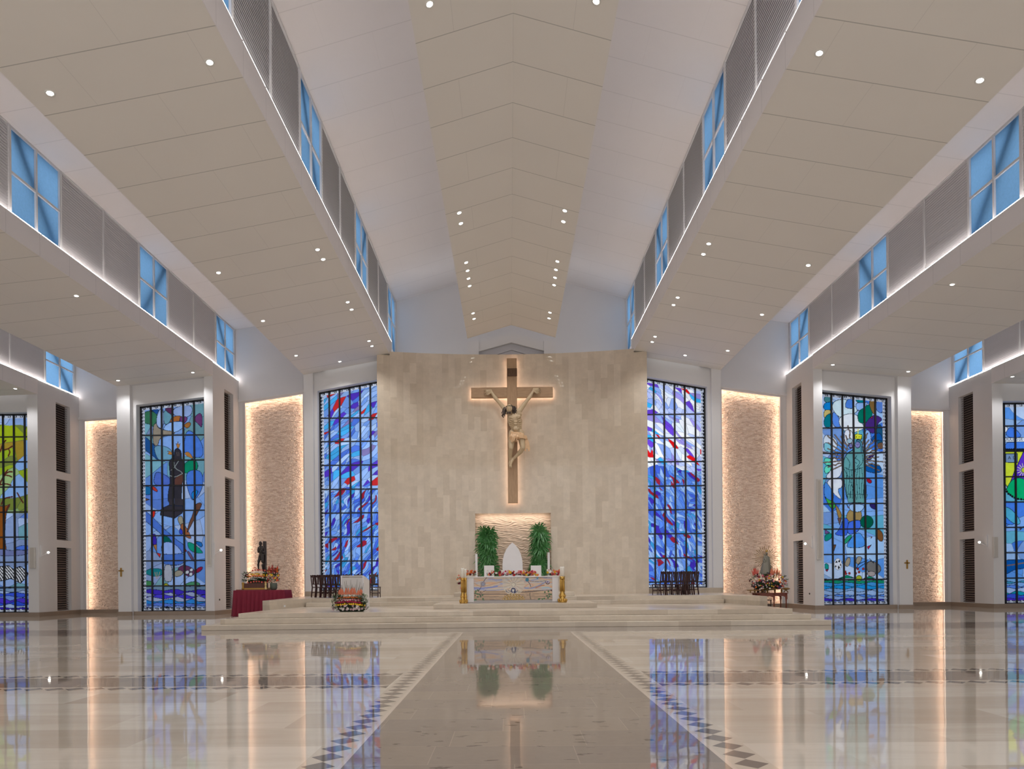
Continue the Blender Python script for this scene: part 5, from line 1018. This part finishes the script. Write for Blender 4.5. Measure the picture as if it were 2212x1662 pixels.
def bloom(parent, loc, color, r, kind='rose', name=None, rr=R_):
    key = (color, kind)
    if key not in bm_cache:
        o = bloom_mesh(.05, kind).build('flower', rm('petal_' + color, *FC[color], rough=.6), parent, True); bm_cache[key] = o.data
    else:
        o = bpy.data.objects.new('flower', bm_cache[key]); C.objects.link(o); o.parent = parent
    o.name = color + '_' + ('lily' if kind == 'lily' else 'rose'); o.location = loc; s_ = r / .05; o.scale = (s_, s_, s_); o.rotation_euler = (rr.uniform(-.5, .5) - .3, rr.uniform(0, 6), rr.uniform(-.6, .6)); return o
def blades(m, base, n, L, rr, spread=1.0, wd=.02, up=.6):
    for _ in range(n):
        th = rr.uniform(0, 2 * PI); d = Vector((math.cos(th) * spread, math.sin(th) * spread * .6 - .2, rr.uniform(-.1, 1.0) * up + .2)).normalized(); l = L * rr.uniform(.6, 1.1)
        b = Vector(base) + Vector((rr.uniform(-.05, .05), rr.uniform(-.05, .05), 0)); w = d.cross(Vector((0, 0, 1))); w = w.normalized() * wd if w.length > .01 else Vector((wd, 0, 0))
        mid = b + d * l * .55 + Vector((0, 0, .05 * l)); e = b + d * l - Vector((0, 0, .15 * l)); m.add([b - w * .4, b + w * .4, mid + w, e, mid - w], [(0, 1, 2, 4), (4, 2, 3)])
def gladiolus(parent, loc, h, color, lean, rr):
    m = MB()
    for k in range(9):
        z = h * (.25 + .07 * k); q = Vector((lean * z, -.01, z)); r = .034 - .0022 * k
        for j in range(5): th = 2 * PI * j / 5 + k; u = Vector((math.cos(th), -.5, math.sin(th))); m.add([q, q + u * r * .7 + Vector((.012, 0, .012)), q + u * r * 1.5, q + u * r * .7 - Vector((.012, 0, .012))], [(0, 1, 2, 3)])
    o = m.build(color + '_gladiolus', rm('petal_' + color, *FC[color], rough=.6), parent); o.location = loc
    s_ = MB().tube([(0, 0, -.1), (lean * h * .6, 0, h * .6), (lean * h * 1.25, 0, h * 1.2)], [.008, .007, .003], 5).build('stem', rm('stem_green', 84, 84, 48), o); return o
def crp(ox, oy, k, Y): return lambda px, py, dy=0: at(ox + px / k, oy + py / k, 'Y', Y + dy)
# bank of flowers in front of the ambo
rr = random.Random(21); K = 2212 / 270; f = crp(660, 1220, K, 23.35)
base = at(660 + 790 / K, 1321.5, 'Y', 23.35); base.z = .49
fb = thing('flower_bank', 'large banded flower arrangement at the foot of the white ambo', 'flowers', tuple(base))
L_ = MB()
for k in range(150):
    px = rr.uniform(470, 1090); py = rr.uniform(560, 815); p = f(px, py, .06) - base; p.z = max(p.z, .01); blades(L_, p, 4, .15, rr, 1, .016)
for k in range(80):
    sd = -1 if k % 2 else 1; px = 785 + sd * rr.uniform(210, 300); py = rr.uniform(520, 800); p = f(px, py, .05) - base; blades(L_, p, 4, .15, rr, 1.0, .010, .4)
L_.build('foliage', leafm, fb)
L2_ = MB()
for k in range(52):
    sd = -1 if k % 2 else 1; px = 785 + sd * rr.uniform(220, 320); py = rr.uniform(530, 790); p = f(px, py, -.02) - base; blades(L2_, p, 3, .13, rr, 1.0, .008, .5)
L2_.build('variegated_leaves', rm('cream_leaf', 206, 214, 184), fb)
MB().blob((0, .22, .2), (.52, .16, .32), 16, 8).build('holder', rm('dark_foam', 40, 54, 36), fb)
for py, x0, x1, col, n, r, dy in ((548, 615, 975, 'white', 14, .030, .05), (580, 570, 990, 'orange', 15, .033, .02), (622, 560, 1000, 'pink', 14, .032, -.02), (628, 600, 940, 'white', 8, .026, -.03), (660, 530, 1010, 'magenta', 17, .036, -.06), (700, 545, 1040, 'yellow', 14, .036, -.12)):
    for k in range(n):
        t_ = k / (n - 1); px = x0 + (x1 - x0) * t_ + rr.uniform(-5, 5); bloom(fb, f(px, py + 22 * (2 * t_ - 1) ** 2 + rr.uniform(-4, 4), dy + .12 * (2 * t_ - 1) ** 2) - base, col, r, rr=rr)
for k in range(34): px = rr.uniform(470, 1100); bloom(fb, f(px, rr.uniform(725, 805), -.16 + .2 * abs(px - 785) / 300) - base, 'lily' if k % 3 else 'white', .05, 'lily', rr=rr)
for k in range(17): px = 600 + k * 25 + rr.uniform(-8, 8); p = f(px, 560 + rr.uniform(-8, 8), .15) - base; gladiolus(fb, p, rr.uniform(.24, .34), 'peach', rr.uniform(-.25, .25), rr)
st_ = MB()
for px, py in ((690, 300), (720, 280), (800, 270), (915, 265), (965, 310), (1030, 330), (640, 360), (575, 290), (500, 360)): p = f(px + (785 - px) * .25, 540, .2) - base; q = f(px, py, .2) - base; st_.tube([p, (p + q) / 2 + Vector((.01, 0, 0)), q], [.007, .007, .004], 5)
st_.build('twigs', rm('twig', 110, 100, 78), fb)
# garlands on the altar
def garland(label, x0, x1, ylo, yhi, n, seed, cols, Y=AY + .25, name='altar_garland'):
    rr = random.Random(seed); b = at((x0 + x1) / 2, ylo, 'Y', Y); b.z = 1.675
    t = thing(name, label, 'flowers', tuple(b)); L = MB()
    for k in range(int((x1 - x0) * 1.3) + 8):
        p = at(rr.uniform(x0, x1), ylo - rr.uniform(0, 4), 'Y', Y) - b; p.z = max(.02, p.z); blades(L, p, 3, .12, rr, 1, .016)
    L.build('foliage', leafm, t)
    for k in range(int(n * 1.5)):
        p = at(rr.uniform(x0, x1), rr.uniform(yhi, ylo - 2), 'Y', Y - .05) - b; p.z = max(.03, p.z); bloom(t, p, rr.choice(cols), rr.uniform(.038, .06), 'rose' if rr.random() < .8 else 'lily', rr=rr)
    return t
garland('long low garland of mixed flowers along the middle of the altar top', 1053, 1163, 1245, 1234, 58, 1, ['white', 'white', 'orange', 'red', 'coral', 'magenta', 'wine', 'yellow', 'peach', 'pink'])
garland('small flower arrangement on the left corner of the altar top', 1004, 1027, 1245, 1232.5, 14, 2, ['yellow', 'orange', 'wine', 'peach', 'white'])
garland('small flower arrangement on the right corner of the altar top', 1182, 1208, 1244, 1232, 16, 3, ['red', 'yellow', 'peach', 'magenta', 'coral', 'white'])
rr = random.Random(5); b = at(996, 1255, 'Y', AY + .12)
t = thing('side_bouquet', 'trailing bouquet of orange and wine flowers tied beside the left candlesticks', 'flowers', tuple(b)); L = MB()
for k in range(26): p = at(rr.uniform(988, 1006), rr.uniform(1248, 1264), 'Y', AY + .12) - b; blades(L, p, 3, .14, rr, 1, .012)
L.build('foliage', leafm, t); MB().tube([(.05, 0, -.72), (.02, 0, -.3), (0, 0, 0)], .015, 6).build('stand', brass, t)
for col, n, ya, yb, xa, xb in (('orange', 6, 1249, 1254, 984, 998), ('yellow', 5, 1249, 1254, 995, 1006), ('wine', 6, 1257, 1264, 990, 1006), ('white', 4, 1252, 1260, 992, 1006), ('coral', 4, 1243, 1250, 989, 996), ('pink', 4, 1266, 1280, 995, 1002)):
    for k in range(n): bloom(t, at(rr.uniform(xa, xb), rr.uniform(ya, yb), 'Y', AY + .05) - b, col, rr.uniform(.03, .045), 'lily' if col in ('orange', 'coral') else 'rose', rr=rr)
# palms in the niche
def rosette(seed, n=24, L=.50):
    rr = random.Random(seed); m = MB()
    for k in range(n):
        th = 2 * PI * k / n + rr.uniform(-.15, .15); d = Vector((math.cos(th), -.45, math.sin(th) * .8 + .12)).normalized(); l = L * rr.uniform(.75, 1.15); w = d.cross(Vector((0, 1, 0))).normalized() * .026
        p0 = d * .03; p1 = d * l * .5 + Vector((0, -.05, .02)); p2 = d * l * .85 + Vector((0, -.05, -.10 * l)); p3 = d * l + Vector((0, -.02, -.38 * l)); m.add([p0 - w * .3, p0 + w * .3, p1 + w, p1 - w, p2 + w * .8, p2 - w * .8, p3], [(0, 1, 2, 3), (3, 2, 4, 5), (5, 4, 6)])
    return m
for s, x0, x1, yt, lb, sd in ((-1, 1031, 1077, 1139, 'left', 1), (1, 1143, 1187, 1134, 'right', 2)):
    YP = 33.78; b = at((x0 + x1) / 2, 1240, 'Y', YP); b.z = 1.0; rr = random.Random(40 + sd)
    t = thing('potted_palm', 'tall bushy green fan palm in the %s side of the niche' % lb, 'plant', tuple(b))
    st_ = MB(); 
    for k in range(5): st_.tube([(rr.uniform(-.1, .1), 0, .25), (rr.uniform(-.2, .2), 0, 1.2), (rr.uniform(-.3, .3), -.05, 2.6)], [.03, .025, .012], 6)
    st_.build('stem', rm('palm_stem', 70, 74, 40), t)
    MB().lathe([(.2, 0), (.27, .35), (.25, .35), (.24, .3)], n=16).build('pot', rm('dark_pot', 60, 48, 40), t, True)
    protos = [rosette(sd * 10 + q) for q in range(3)]; meshes = [None] * 3; hmax = at(x0, yt, 'Y', YP).z - 1.0; xw = (at(x1, 1200, 'Y', YP).x - at(x0, 1200, 'Y', YP).x) / 2
    for k in range(52):
        q = k % 3; z = .25 + (hmax - .5) * ((k + .5) / 52) + rr.uniform(-.05, .05); wz = xw * (1.0 if z > hmax * .45 else .85) - .38; wz = max(.12, wz); x = rr.uniform(-wz, wz) + (0.1 * -s if z < hmax * .4 else 0)
        if meshes[q] is None: o = protos[q].build('frond', palmm, t); meshes[q] = o.data
        else: o = bpy.data.objects.new('frond', meshes[q]); C.objects.link(o); o.parent = t
        o.location = (x, -.14 - rr.uniform(0, .26), z); o.rotation_euler = (rr.uniform(-.3, .5), rr.uniform(-.6, .6), rr.uniform(-.4, .4)); sc_ = rr.uniform(.75, 1.1); o.scale = (sc_, sc_, sc_)
# ------------------------------------------------------------------ dark wooden chairs
def make_chair(label, group):
    t = thing('wooden_chair', label, 'chair', (0, 0, 0), 0, group)
    MB().box(-.21, .21, -.21, .21, .43, .47).build('seat', dark_wood, t, bevel=.01)
    for x in (-.18, .18): MB().tube([(x, -.18, 0), (x, -.18, .43)], [.018, .024], 8).build('leg', dark_wood, t, True)
    for x in (-.18, .18): MB().add([(x - .02, .22, 0), (x + .02, .22, 0), (x + .02, .26, 0), (x - .02, .26, 0), (x - .02, .17, .45), (x + .02, .17, .45), (x + .02, .21, .45), (x - .02, .21, .45), (x - .02, .25, 1.02), (x + .02, .25, 1.02), (x + .02, .28, 1.02), (x - .02, .28, 1.02)], [(0, 3, 2, 1), (0, 1, 5, 4), (1, 2, 6, 5), (2, 3, 7, 6), (3, 0, 4, 7), (4, 5, 9, 8), (5, 6, 10, 9), (6, 7, 11, 10), (7, 4, 8, 11), (8, 9, 10, 11)]).build('back_post', dark_wood, t)
    cr_ = [(-.2, .90)] + [(-.2 + .4 * k / 10, .985 + .03 * math.sin(PI * k / 10) + .012 * math.cos(k * PI / 2.5)) for k in range(11)] + [(.2, .90)]
    MB().prism_y(cr_[::-1], .235, .265).build('crest_rail', dark_wood, t)
    MB().prism_y([(-.055, .60), (-.075, .75), (-.06, .90), (.06, .90), (.075, .75), (.055, .60)], .215, .235).build('splat', dark_wood, t)
    MB().box(-.17, .17, .20, .225, .58, .62).build('lower_rail', dark_wood, t)
    MB().box(-.17, .17, -.19, -.165, .16, .19).box(-.19, -.165, -.17, .21, .2, .23).box(.165, .19, -.17, .21, .2, .23).build('stretcher', dark_wood, t)
    return t
spots = []
for i in range(6): spots.append((-9.0 + .31 * i, 31.3 - .33 * i, 2.307, 'dark wooden chair, %s from the left in the row left of the ambo' % ORD[i], 0))
for i in range(2): spots.append((-7.13 + .5 * i, 29.75, 2.6, 'dark wooden chair mostly hidden behind the ambo, %s one' % ('left', 'right')[i], 0))
spots.append((-6.15, 30.2, 3.1, 'dark wooden chair just right of the ambo by the stone wall', 0))
for i in range(6): spots.append((6.25 + .34 * i, 29.6 + .34 * i, -2.356, 'dark wooden chair, %s from the left in the back row below the right window' % ORD[i], 1))
for i in range(3): spots.append((7.05 + .36 * i, 29.3 + .34 * i, -2.356, 'dark wooden chair, %s from the left in the front row below the right window' % ORD[i], 1))
proto = None
for x, y, rz, lab, g in spots:
    grp = 'wooden chairs on the left of the platform' if g == 0 else 'wooden chairs on the right of the platform'
    lab = lab[:]
    if proto is None: proto = make_chair(lab, grp); proto.location = (x, y, .83); proto.rotation_euler = (0, 0, rz)
    else: dup(proto, (x, y, .83), rz, lab, grp)
# ------------------------------------------------------------------ left table, litter, bound figure, flowers
TY = 30.9
p0 = at(504, 1276, 'Y', TY); p1 = at(614, 1275, 'Y', TY); tw = p1.x - p0.x; tz = p0.z
t = thing('draped_table', 'tall table under a pleated crimson cloth at the left of the platform', 'table', ((p0.x + p1.x) / 2, TY + .5, 0))
MB().box(-tw / 2 + .03, tw / 2 - .03, -.47, .47, tz - .05, tz - .012).build('tabletop', red_wood, t)
for sx in (-1, 1):
    for sy in (-1, 1): MB().box(sx * (tw / 2 - .15), sx * (tw / 2 - .08), sy * .40, sy * .33, 0, tz - .05).build('leg', red_wood, t)
cl = MB(); n = 220; per = []
def edge(u):
    P = 2 * (tw + 1.0); d = (u % 1) * P
    for (ax_, ay, bx, by) in ((-tw / 2, -.5, tw / 2, -.5), (tw / 2, -.5, tw / 2, .5), (tw / 2, .5, -tw / 2, .5), (-tw / 2, .5, -tw / 2, -.5)):
        Ls = math.hypot(bx - ax_, by - ay)
        if d <= Ls + 1e-9: k = d / Ls; return Vector((ax_ + (bx - ax_) * k, ay + (by - ay) * k, 0)), Vector(((by - ay) / Ls, -(bx - ax_) / Ls, 0))
        d -= Ls
    return Vector((-tw / 2, -.5, 0)), Vector((0, -1, 0))
vs = []; zs_ = [tz, tz - .03, tz - .25, tz - .7, .01]
for j, z in enumerate(zs_):
    for i in range(n):
        p, nn = edge(i / n); am = (0, .004, .02, .035, .05)[j]; q = p + nn * (am * (1 + math.sin(i * .93 + .6 * math.sin(i * .21)) + .35 * math.sin(i * 2.1)) + (.0, .004, .012, .03, .05)[j]); vs.append((q.x, q.y, z))
fs = [(j * n + i, (j + 1) * n + i, (j + 1) * n + (i + 1) % n, j * n + (i + 1) % n) for j in range(4) for i in range(n)] + [tuple(range(n))]
cl.add(vs, fs); cloth = cl.build('crimson_cloth', rm('crimson', 122, 14, 44, rough=.75, var=.12, vscale=5), None, True); cloth.location = t.location
tag(cloth, 'deep crimson pleated cloth hanging over the tall left table', 'tablecloth')
K = 1551 / 140; f = crp(500, 1150, K, TY + .35)
b = f(580, 1365); b.z = tz
li = thing('carrying_platform', 'gilded wooden carrying base with a dark panel on the crimson table', 'platform', tuple(b))
def fx(px): return f(px, 1300).x - b.x
def fz(py): return f(600, py).z - b.z
MB().box(fx(160), fx(905), -.25, .35, .0, .03).build('base_board', red_wood, li); MB().box(fx(285), fx(880), -.2, .3, .03, .1).build('base_rim', gold_paint, li)
MB().box(fx(335), fx(830), -.17, .27, .1, fz(1225)).build('panel', rm('litter_panel', 92, 52, 42, var=.3, vscale=20), li)
for a_, b2 in ((285, 340), (820, 880)): MB().lathe([(.06, .03), (.07, .08), (.045, .14), (.06, fz(1200) - .04), (.05, fz(1200))], (fx(a_) + fx(b2)) / 2, -.17, 12).build('corner_post', gold_paint, li, True)
fg = MB()
fg.blob((fx(875), -.3, .10), (.05, .05, .09)); fg.blob((fx(875), -.3, .24), (.045, .045, .08)); fg.blob((fx(875), -.3, .35), (.035, .035, .045)); fg.lathe([(.06, .03), (.05, .06)], fx(875), -.3)
fuse(fg.build('carved_cherub', rm('cream_gilt', 214, 190, 130), li), .012, 2)
# bound figure
f2 = crp(500, 1150, K, TY + .5); fb2 = f2(715, 930); fb2.z = tz + .35
bz = thing('bound_figure_statue', 'dark bronze figure of a bound man against a column above the left flowers', 'statue', tuple(fb2))
bronze = rm('dark_bronze', 54, 44, 42, rough=.35, metal=.3, var=.2, vscale=8)
def g(px, py, dy=0): return f2(px, py, dy) - fb2
m = MB(); hd = g(690, 268, -.05)
m.blob(hd, (.062, .07, .085), 10, 8); m.blob(hd + Vector((0, -.035, -.06)), (.045, .04, .05)); limb(m, [hd + Vector((0, -.06, .0)), hd + Vector((0, -.085, -.02))], [.012, .016], 6)
for dx in (-.025, .025): m.blob(hd + Vector((dx, -.062, .015)), (.014, .01, .007))
m.blob(hd + Vector((0, -.07, -.045)), (.02, .01, .006)); limb(m, [hd + Vector((0, .01, -.06)), g(700, 360, 0)], [.04, .045])
limb(m, [g(705, 370), g(708, 440), g(712, 520), g(715, 560)], [.11, .12, .095, .11]); limb(m, [g(655, 375), g(705, 365), g(765, 380)], [.05, .07, .055])
limb(m, [g(650, 380, -.02), g(636, 440, -.06), g(640, 480, -.10)], [.045, .04, .035]); limb(m, [g(640, 480, -.10), g(660, 430, -.18), g(690, 400, -.20)], [.035, .03, .024])
limb(m, [g(770, 385, -.02), g(785, 450, -.05), g(770, 500, -.10)], [.045, .04, .035]); limb(m, [g(770, 500, -.10), g(735, 455, -.18), g(700, 410, -.20)], [.035, .03, .024])
hand(m, g(690, 402, -.19), (.6, -.1, .5), (0, -1, .2), .5); hand(m, g(702, 412, -.19), (-.6, -.1, .5), (0, -1, .2), .5, .5, -1)
limb(m, [g(690, 590), g(655, 700, -.05), g(640, 790, -.02), g(650, 900, .0)], [.085, .065, .05, .03]); limb(m, [g(740, 590), g(745, 700, -.05), g(742, 790, -.02), g(750, 900, .0)], [.085, .068, .05, .032])
limb(m, [g(650, 905), g(640, 925, -.1)], [.03, .022]); limb(m, [g(750, 905), g(755, 925, -.1)], [.03, .022])
fuse(m.build('body', bronze, bz), .010, 2)
m = MB(); 
for k in range(12): t_ = k / 11; limb(m, [g(660 + 110 * t_, 545, -.10 + .05 * abs(2 * t_ - 1)), g(655 + 118 * t_ + 4 * math.sin(k * 2), 660 - 10 * (k % 2), -.10 + .05 * abs(2 * t_ - 1))], [.02, .016], 6)
fuse(m.build('loincloth', bronze, bz), .010, 1)
m = MB()
for k in range(26): th = rr.uniform(0, 2 * PI); p = hd + Vector((.055 * math.cos(th), .03 + .045 * math.sin(th), .03)); m.tube([p, p + Vector((.012 * math.cos(th), .01, -.05)), p + Vector((.02 * math.cos(th), .01, -.10))], [.016, .014, .006], 5)
m.blob(hd + Vector((0, .015, .03)), (.066, .066, .065)); m.build('hair', bronze, bz, True)
MB().box(g(735, 0).x, g(800, 0).x, .06, .22, 0 - .02, g(0, 222).z).build('column', bronze, bz, bevel=.01)
MB().box(g(610, 0).x, g(815, 0).x, -.15, .25, -.05, 0.02).build('plinth', bronze, bz, bevel=.01)
rp = MB()
for pts in ([(655, 330), (700, 470), (790, 460)], [(770, 330), (720, 430), (665, 455)], [(650, 560), (700, 520), (780, 540)]): rp.tube([g(x, y, -.16) for x, y in pts], .008, 6)
rp.build('rope', rm('rope', 120, 116, 104), bz)
# flowers round the left litter
rr = random.Random(31); bb_ = f(580, 1200); bb_.z = tz + .36
fl = thing('flower_dome', 'banded white, yellow and orange flower dome on the left carrying base', 'flowers', tuple(bb_)); L = MB()
MB().blob((.0, .12, .0), (.42, .2, .26), 16, 8).build('holder', MATS['dark_foam'], fl)
for k in range(190): px = rr.uniform(270, 880); py = rr.uniform(980, 1210); blades(L, f(px, py, -.05) - bb_, 4, .16, rr, 1, .014)
L.build('foliage', leafm, fl)
for py, x0, x1, col, n, r, kd in ((955, 430, 810, 'white', 13, .030, 'rose'), (1002, 420, 740, 'yellow', 13, .030, 'rose'), (1045, 380, 800, 'orange', 14, .034, 'rose'), (1060, 560, 700, 'coral', 4, .03, 'rose'), (1090, 380, 800, 'white', 13, .030, 'lily'), (1130, 400, 640, 'white', 7, .035, 'lily'), (1185, 400, 860, 'coral', 8, .042, 'rose'), (905, 510, 860, 'coral', 7, .045, 'rose'), (850, 530, 600, 'peach', 4, .04, 'lily'), (1020, 330, 400, 'wine', 5, .03, 'rose')):
    for k in range(n): t_ = k / max(1, n - 1); bloom(fl, f(x0 + (x1 - x0) * t_, py + 18 * (2 * t_ - 1) ** 2 + rr.uniform(-8, 8), -.22 + .16 * (2 * t_ - 1) ** 2 + (.1 if py < 960 else 0)) - bb_, col, r, kd, rr=rr)
b3 = f(1010, 1350, .05); b3.z = tz
fl = thing('flower_vase', 'tall red and coral flower arrangement at the right end of the crimson table', 'flowers', tuple(b3)); L = MB()
for k in range(150): blades(L, f(rr.uniform(850, 1130), rr.uniform(880, 1220), .05) - b3, 4, .17, rr, 1, .014)
L.build('foliage', leafm, fl); MB().lathe([(.10, 0), (.16, .08), (.16, .3), (.14, .32)], n=14).build('vase', rm('grey_green_vase', 92, 100, 88), fl, True)
for k in range(12): gladiolus(fl, f(rr.uniform(830, 1120), rr.uniform(960, 1030), .05) - b3, rr.uniform(.25, .42), 'coral' if k % 2 else 'red', rr.uniform(-.3, .4), rr)
for k in range(34): px = rr.uniform(830, 1150); bloom(fl, f(px, rr.uniform(870 if px > 900 else 960, 1180), -.08) - b3, rr.choice(['coral', 'red', 'red', 'coral', 'pink', 'yellow', 'orange', 'white']), rr.uniform(.034, .05), 'rose' if k % 2 else 'lily', rr=rr)
for px, py in ((962, 1030), (1052, 1105), (850, 1035), (780, 1022)): bloom(fl, f(px, py, -.18) - b3, 'yellow', .055, rr=rr)
# ------------------------------------------------------------------ right table, litter, crowned figure with rays
RY = 32.0; K = 1369 / 140; f = crp(1590, 1150, K, RY)
a_ = f(455, 1290); b2 = f(1085, 1290); tw = b2.x - a_.x; tz = f(770, 1285).z; cx = (a_.x + b2.x) / 2
t = thing('side_table', 'red brown wooden table with curved legs at the right of the platform', 'table', (cx, RY, 0))
MB().box(-tw / 2 - .03, tw / 2 + .03, -.05, .75, tz - .03, tz).build('tabletop', red_wood, t, bevel=.008)
ap = [(-tw / 2, tz - .03), (-tw / 2, tz - .30), (-tw / 2 + .10, tz - .20), (-tw / 2 + .2, tz - .15), (0 - .1, tz - .15), (0, tz - .2), (.1, tz - .15), (tw / 2 - .2, tz - .15), (tw / 2 - .10, tz - .20), (tw / 2, tz - .30), (tw / 2, tz - .03)]
MB().prism_y(ap, 0, .03).build('apron', red_wood, t); MB().prism_y(ap, .68, .71).build('apron', red_wood, t)
for x in (-tw / 2 + .05, .08, tw / 2 - .05):
    for y in (.03, .68):
        if abs(x) < .1 and y > .1: continue
        MB().tube([(x, y, 0), (x, y, tz * .5), (x, y, tz - .28), (x, y, tz - .04)], [.028, .03, .042, .06], 8).build('leg', red_wood, t, True)
for i, px in enumerate((555, 660)):
    v = f(px, 1500, 1.1); dup(proto, (v.x, RY + 1.35, 0), .1 + .2 * i, 'dark chair seen under the right wooden table, %s of the two' % ('left one' if i == 0 else 'right one'), 'chairs behind the right table')
b = f(770, 1285, .35); b.z = tz
li = thing('carrying_platform', 'carved gilt wooden carrying base on scroll feet on the right wooden table', 'platform', tuple(b))
def fx(px): return f(px, 1200, .35).x - b.x
for x0, x1 in ((480, 610), (960, 1110)):
    m_ = MB(); xx = fx((x0 + x1) / 2); wv_ = (fx(x1) - fx(x0)) / 2
    m_.lathe([(wv_ * .5, .13), (wv_, .17), (wv_ * .95, .20), (wv_ * .6, .24)], xx, -.1, 14); m_.tube([(xx - wv_ * .6, -.1, .02), (xx - wv_ * .3, -.1, .08), (xx, -.1, .15)], [.03, .02, .04], 8); m_.tube([(xx + wv_ * .6, -.1, .02), (xx + wv_ * .3, -.1, .08), (xx, -.1, .15)], [.03, .02, .04], 8); m_.build('scroll_foot', rm('old_gilt', 142, 108, 60, rough=.4, metal=.4, var=.3, vscale=15), li, True)
m_ = MB(); m_.box(fx(480), fx(1100), -.2, .25, .16, .21)
for px in (800, 640, 940): m_.lathe([(.05, .0), (.03, .05), (.05, .1), (.03, .16)], fx(px), -.12, 10)
m_.build('carved_frame', MATS['old_gilt'], li)
m_ = MB(); m_.box(fx(260), fx(470), -.15, .2, .10, .15); m_.tube([(fx(290), -.1, .15), (fx(285), -.1, -.0)], .03, 8); m_.tube([(fx(390), -.1, .15), (fx(385), -.1, -.0)], .03, 8); m_.build('side_bracket', MATS['old_gilt'], li)
# crowned figure
f3 = crp(1590, 1150, K, RY + .4); sb = f3(640, 900); 
ms = thing('crowned_statue', 'silver crowned figure holding a child before a sunburst, above the right flowers', 'statue', tuple(sb))
silver = rm('old_silver', 150, 146, 134, rough=.28, metal=.8, var=.2, vscale=14)
def g(px, py, dy=0): return f3(px, py, dy) - sb
m = MB(); hd = g(645, 445, -.05)
m.blob(hd, (.05, .055, .068), 10, 8); m.blob(hd + Vector((0, -.05, -.005)), (.01, .02, .014))
for dx in (-.02, .02): m.blob(hd + Vector((dx, -.05, .012)), (.012, .008, .006))
m.blob(hd + Vector((0, -.05, -.033)), (.016, .008, .005)); limb(m, [hd, g(645, 520)], [.035, .04])
limb(m, [g(600, 530), g(645, 520), g(690, 535)], [.045, .06, .045]); limb(m, [g(645, 530), g(645, 600), g(640, 680), g(630, 800), g(625, 880)], [.085, .09, .12, .15, .17])
limb(m, [g(600, 535), g(575, 590, -.06), g(600, 620, -.14)], [.04, .038, .03]); limb(m, [g(690, 540), g(705, 600, -.06), g(670, 630, -.14)], [.04, .038, .03]); hand(m, g(600, 620, -.14), (.8, -.2, .2), (0, -1, .2), .45); hand(m, g(670, 630, -.14), (-.8, -.2, .2), (0, -1, .2), .45, .5, -1)
ck = g(600, 480, -.12); m.blob(ck, (.034, .036, .044)); limb(m, [ck + Vector((0, 0, -.04)), ck + Vector((.01, 0, -.16)), ck + Vector((.03, -.02, -.24))], [.03, .045, .04]); limb(m, [ck + Vector((-.02, 0, -.07)), ck + Vector((-.06, -.04, -.06))], [.016, .012], 6)
fuse(m.build('body', silver, ms), .009, 2)
m = MB()
for k in range(15):
    th = -PI * (k / 14) ; q = Vector((math.cos(th), math.sin(th), 0)); p_ = [g(643, 515) + q * .075, g(640, 600) + q * .13, g(632, 720) + q * .19, g(625, 890) + q * .26]; m.tube(p_, [.02, .026, .03, .03], 7)
fuse(m.build('mantle', rm('dark_mantle', 140, 136, 124, rough=.3, metal=.5), ms), .012, 1)
m = MB().lathe([(.045, 0), (.05, .02), (.04, .03), (.055, .07), (.02, .10), (.012, .12)], hd.x, hd.y, 12); cro = m.build('crown', brass, ms, True); cro.location = (0, 0, hd.z + .05)
ry = MB(); cc = g(625, 560, .12); rr = random.Random(3)
for k in range(34):
    th = 2 * PI * k / 34; l = (.62 if k % 2 else .50) * rr.uniform(.92, 1.05); d = Vector((math.cos(th), 0, math.sin(th))); w = Vector((-d.z, 0, d.x)) * .013
    l *= .85 if d.z < -.3 else 1.0; a0 = cc + d * .12; ry.add([a0 - w * .6, a0 + w * .6, cc + d * l + w, cc + d * l - w, a0 - w * .6 + Vector((0, .015, 0)), a0 + w * .6 + Vector((0, .015, 0)), cc + d * l + w + Vector((0, .015, 0)), cc + d * l - w + Vector((0, .015, 0))], [(0, 1, 2, 3), (7, 6, 5, 4), (0, 4, 5, 1), (1, 5, 6, 2), (2, 6, 7, 3), (3, 7, 4, 0)])
ry.build('sunburst', rm('dull_brass', 140, 118, 78, rough=.35, metal=.7), ms)
MB().tube([g(632, 900, .1), Vector((g(632, 900, .1).x, g(0, 0, .1).y, tz + .2 - sb.z))], .05, 8).build('pedestal', MATS['old_gilt'], ms)
rr = random.Random(77); bb_ = f(680, 1190, .3); bb_.z = tz + .21
fl = thing('flower_mound', 'wide mound of mixed orange, wine and white flowers on the right carrying base', 'flowers', tuple(bb_)); L = MB()
def inm(px, py): return ((px - 690) / 420) ** 2 + ((py - 1050) / 190) ** 2 < 1
for k in range(240):
    px, py = rr.uniform(270, 1110), rr.uniform(860, 1240)
    if inm(px, py): blades(L, f(px, py, .12) - bb_, 4, .17, rr, 1, .014)
L.build('foliage', leafm, fl); MB().blob((0, .1, .15), (.75, .22, .25), 16, 8).build('holder', MATS['dark_foam'], fl)
k = 0
while k < 150:
    px, py = rr.uniform(280, 1080), rr.uniform(870, 1210)
    if not inm(px, py): continue
    k += 1; col = rr.choice(['orange', 'yellow', 'wine', 'wine', 'white', 'white', 'lily', 'coral', 'magenta', 'purple', 'pink']); bloom(fl, f(px, py, -.06 + .25 * ((px - 690) / 420) ** 2) - bb_, col, rr.uniform(.03, .05), 'rose' if k % 2 else 'lily', rr=rr)
for k in range(24):
    sd = -1 if k % 3 == 0 else 1; px = 420 + rr.uniform(-70, 60) if sd < 0 else rr.uniform(720, 910); gladiolus(fl, f(px, rr.uniform(900, 960), .15) - bb_, rr.uniform(.28, .42), 'peach' if sd > 0 else 'coral', rr.uniform(-.15, .3) * sd, rr)
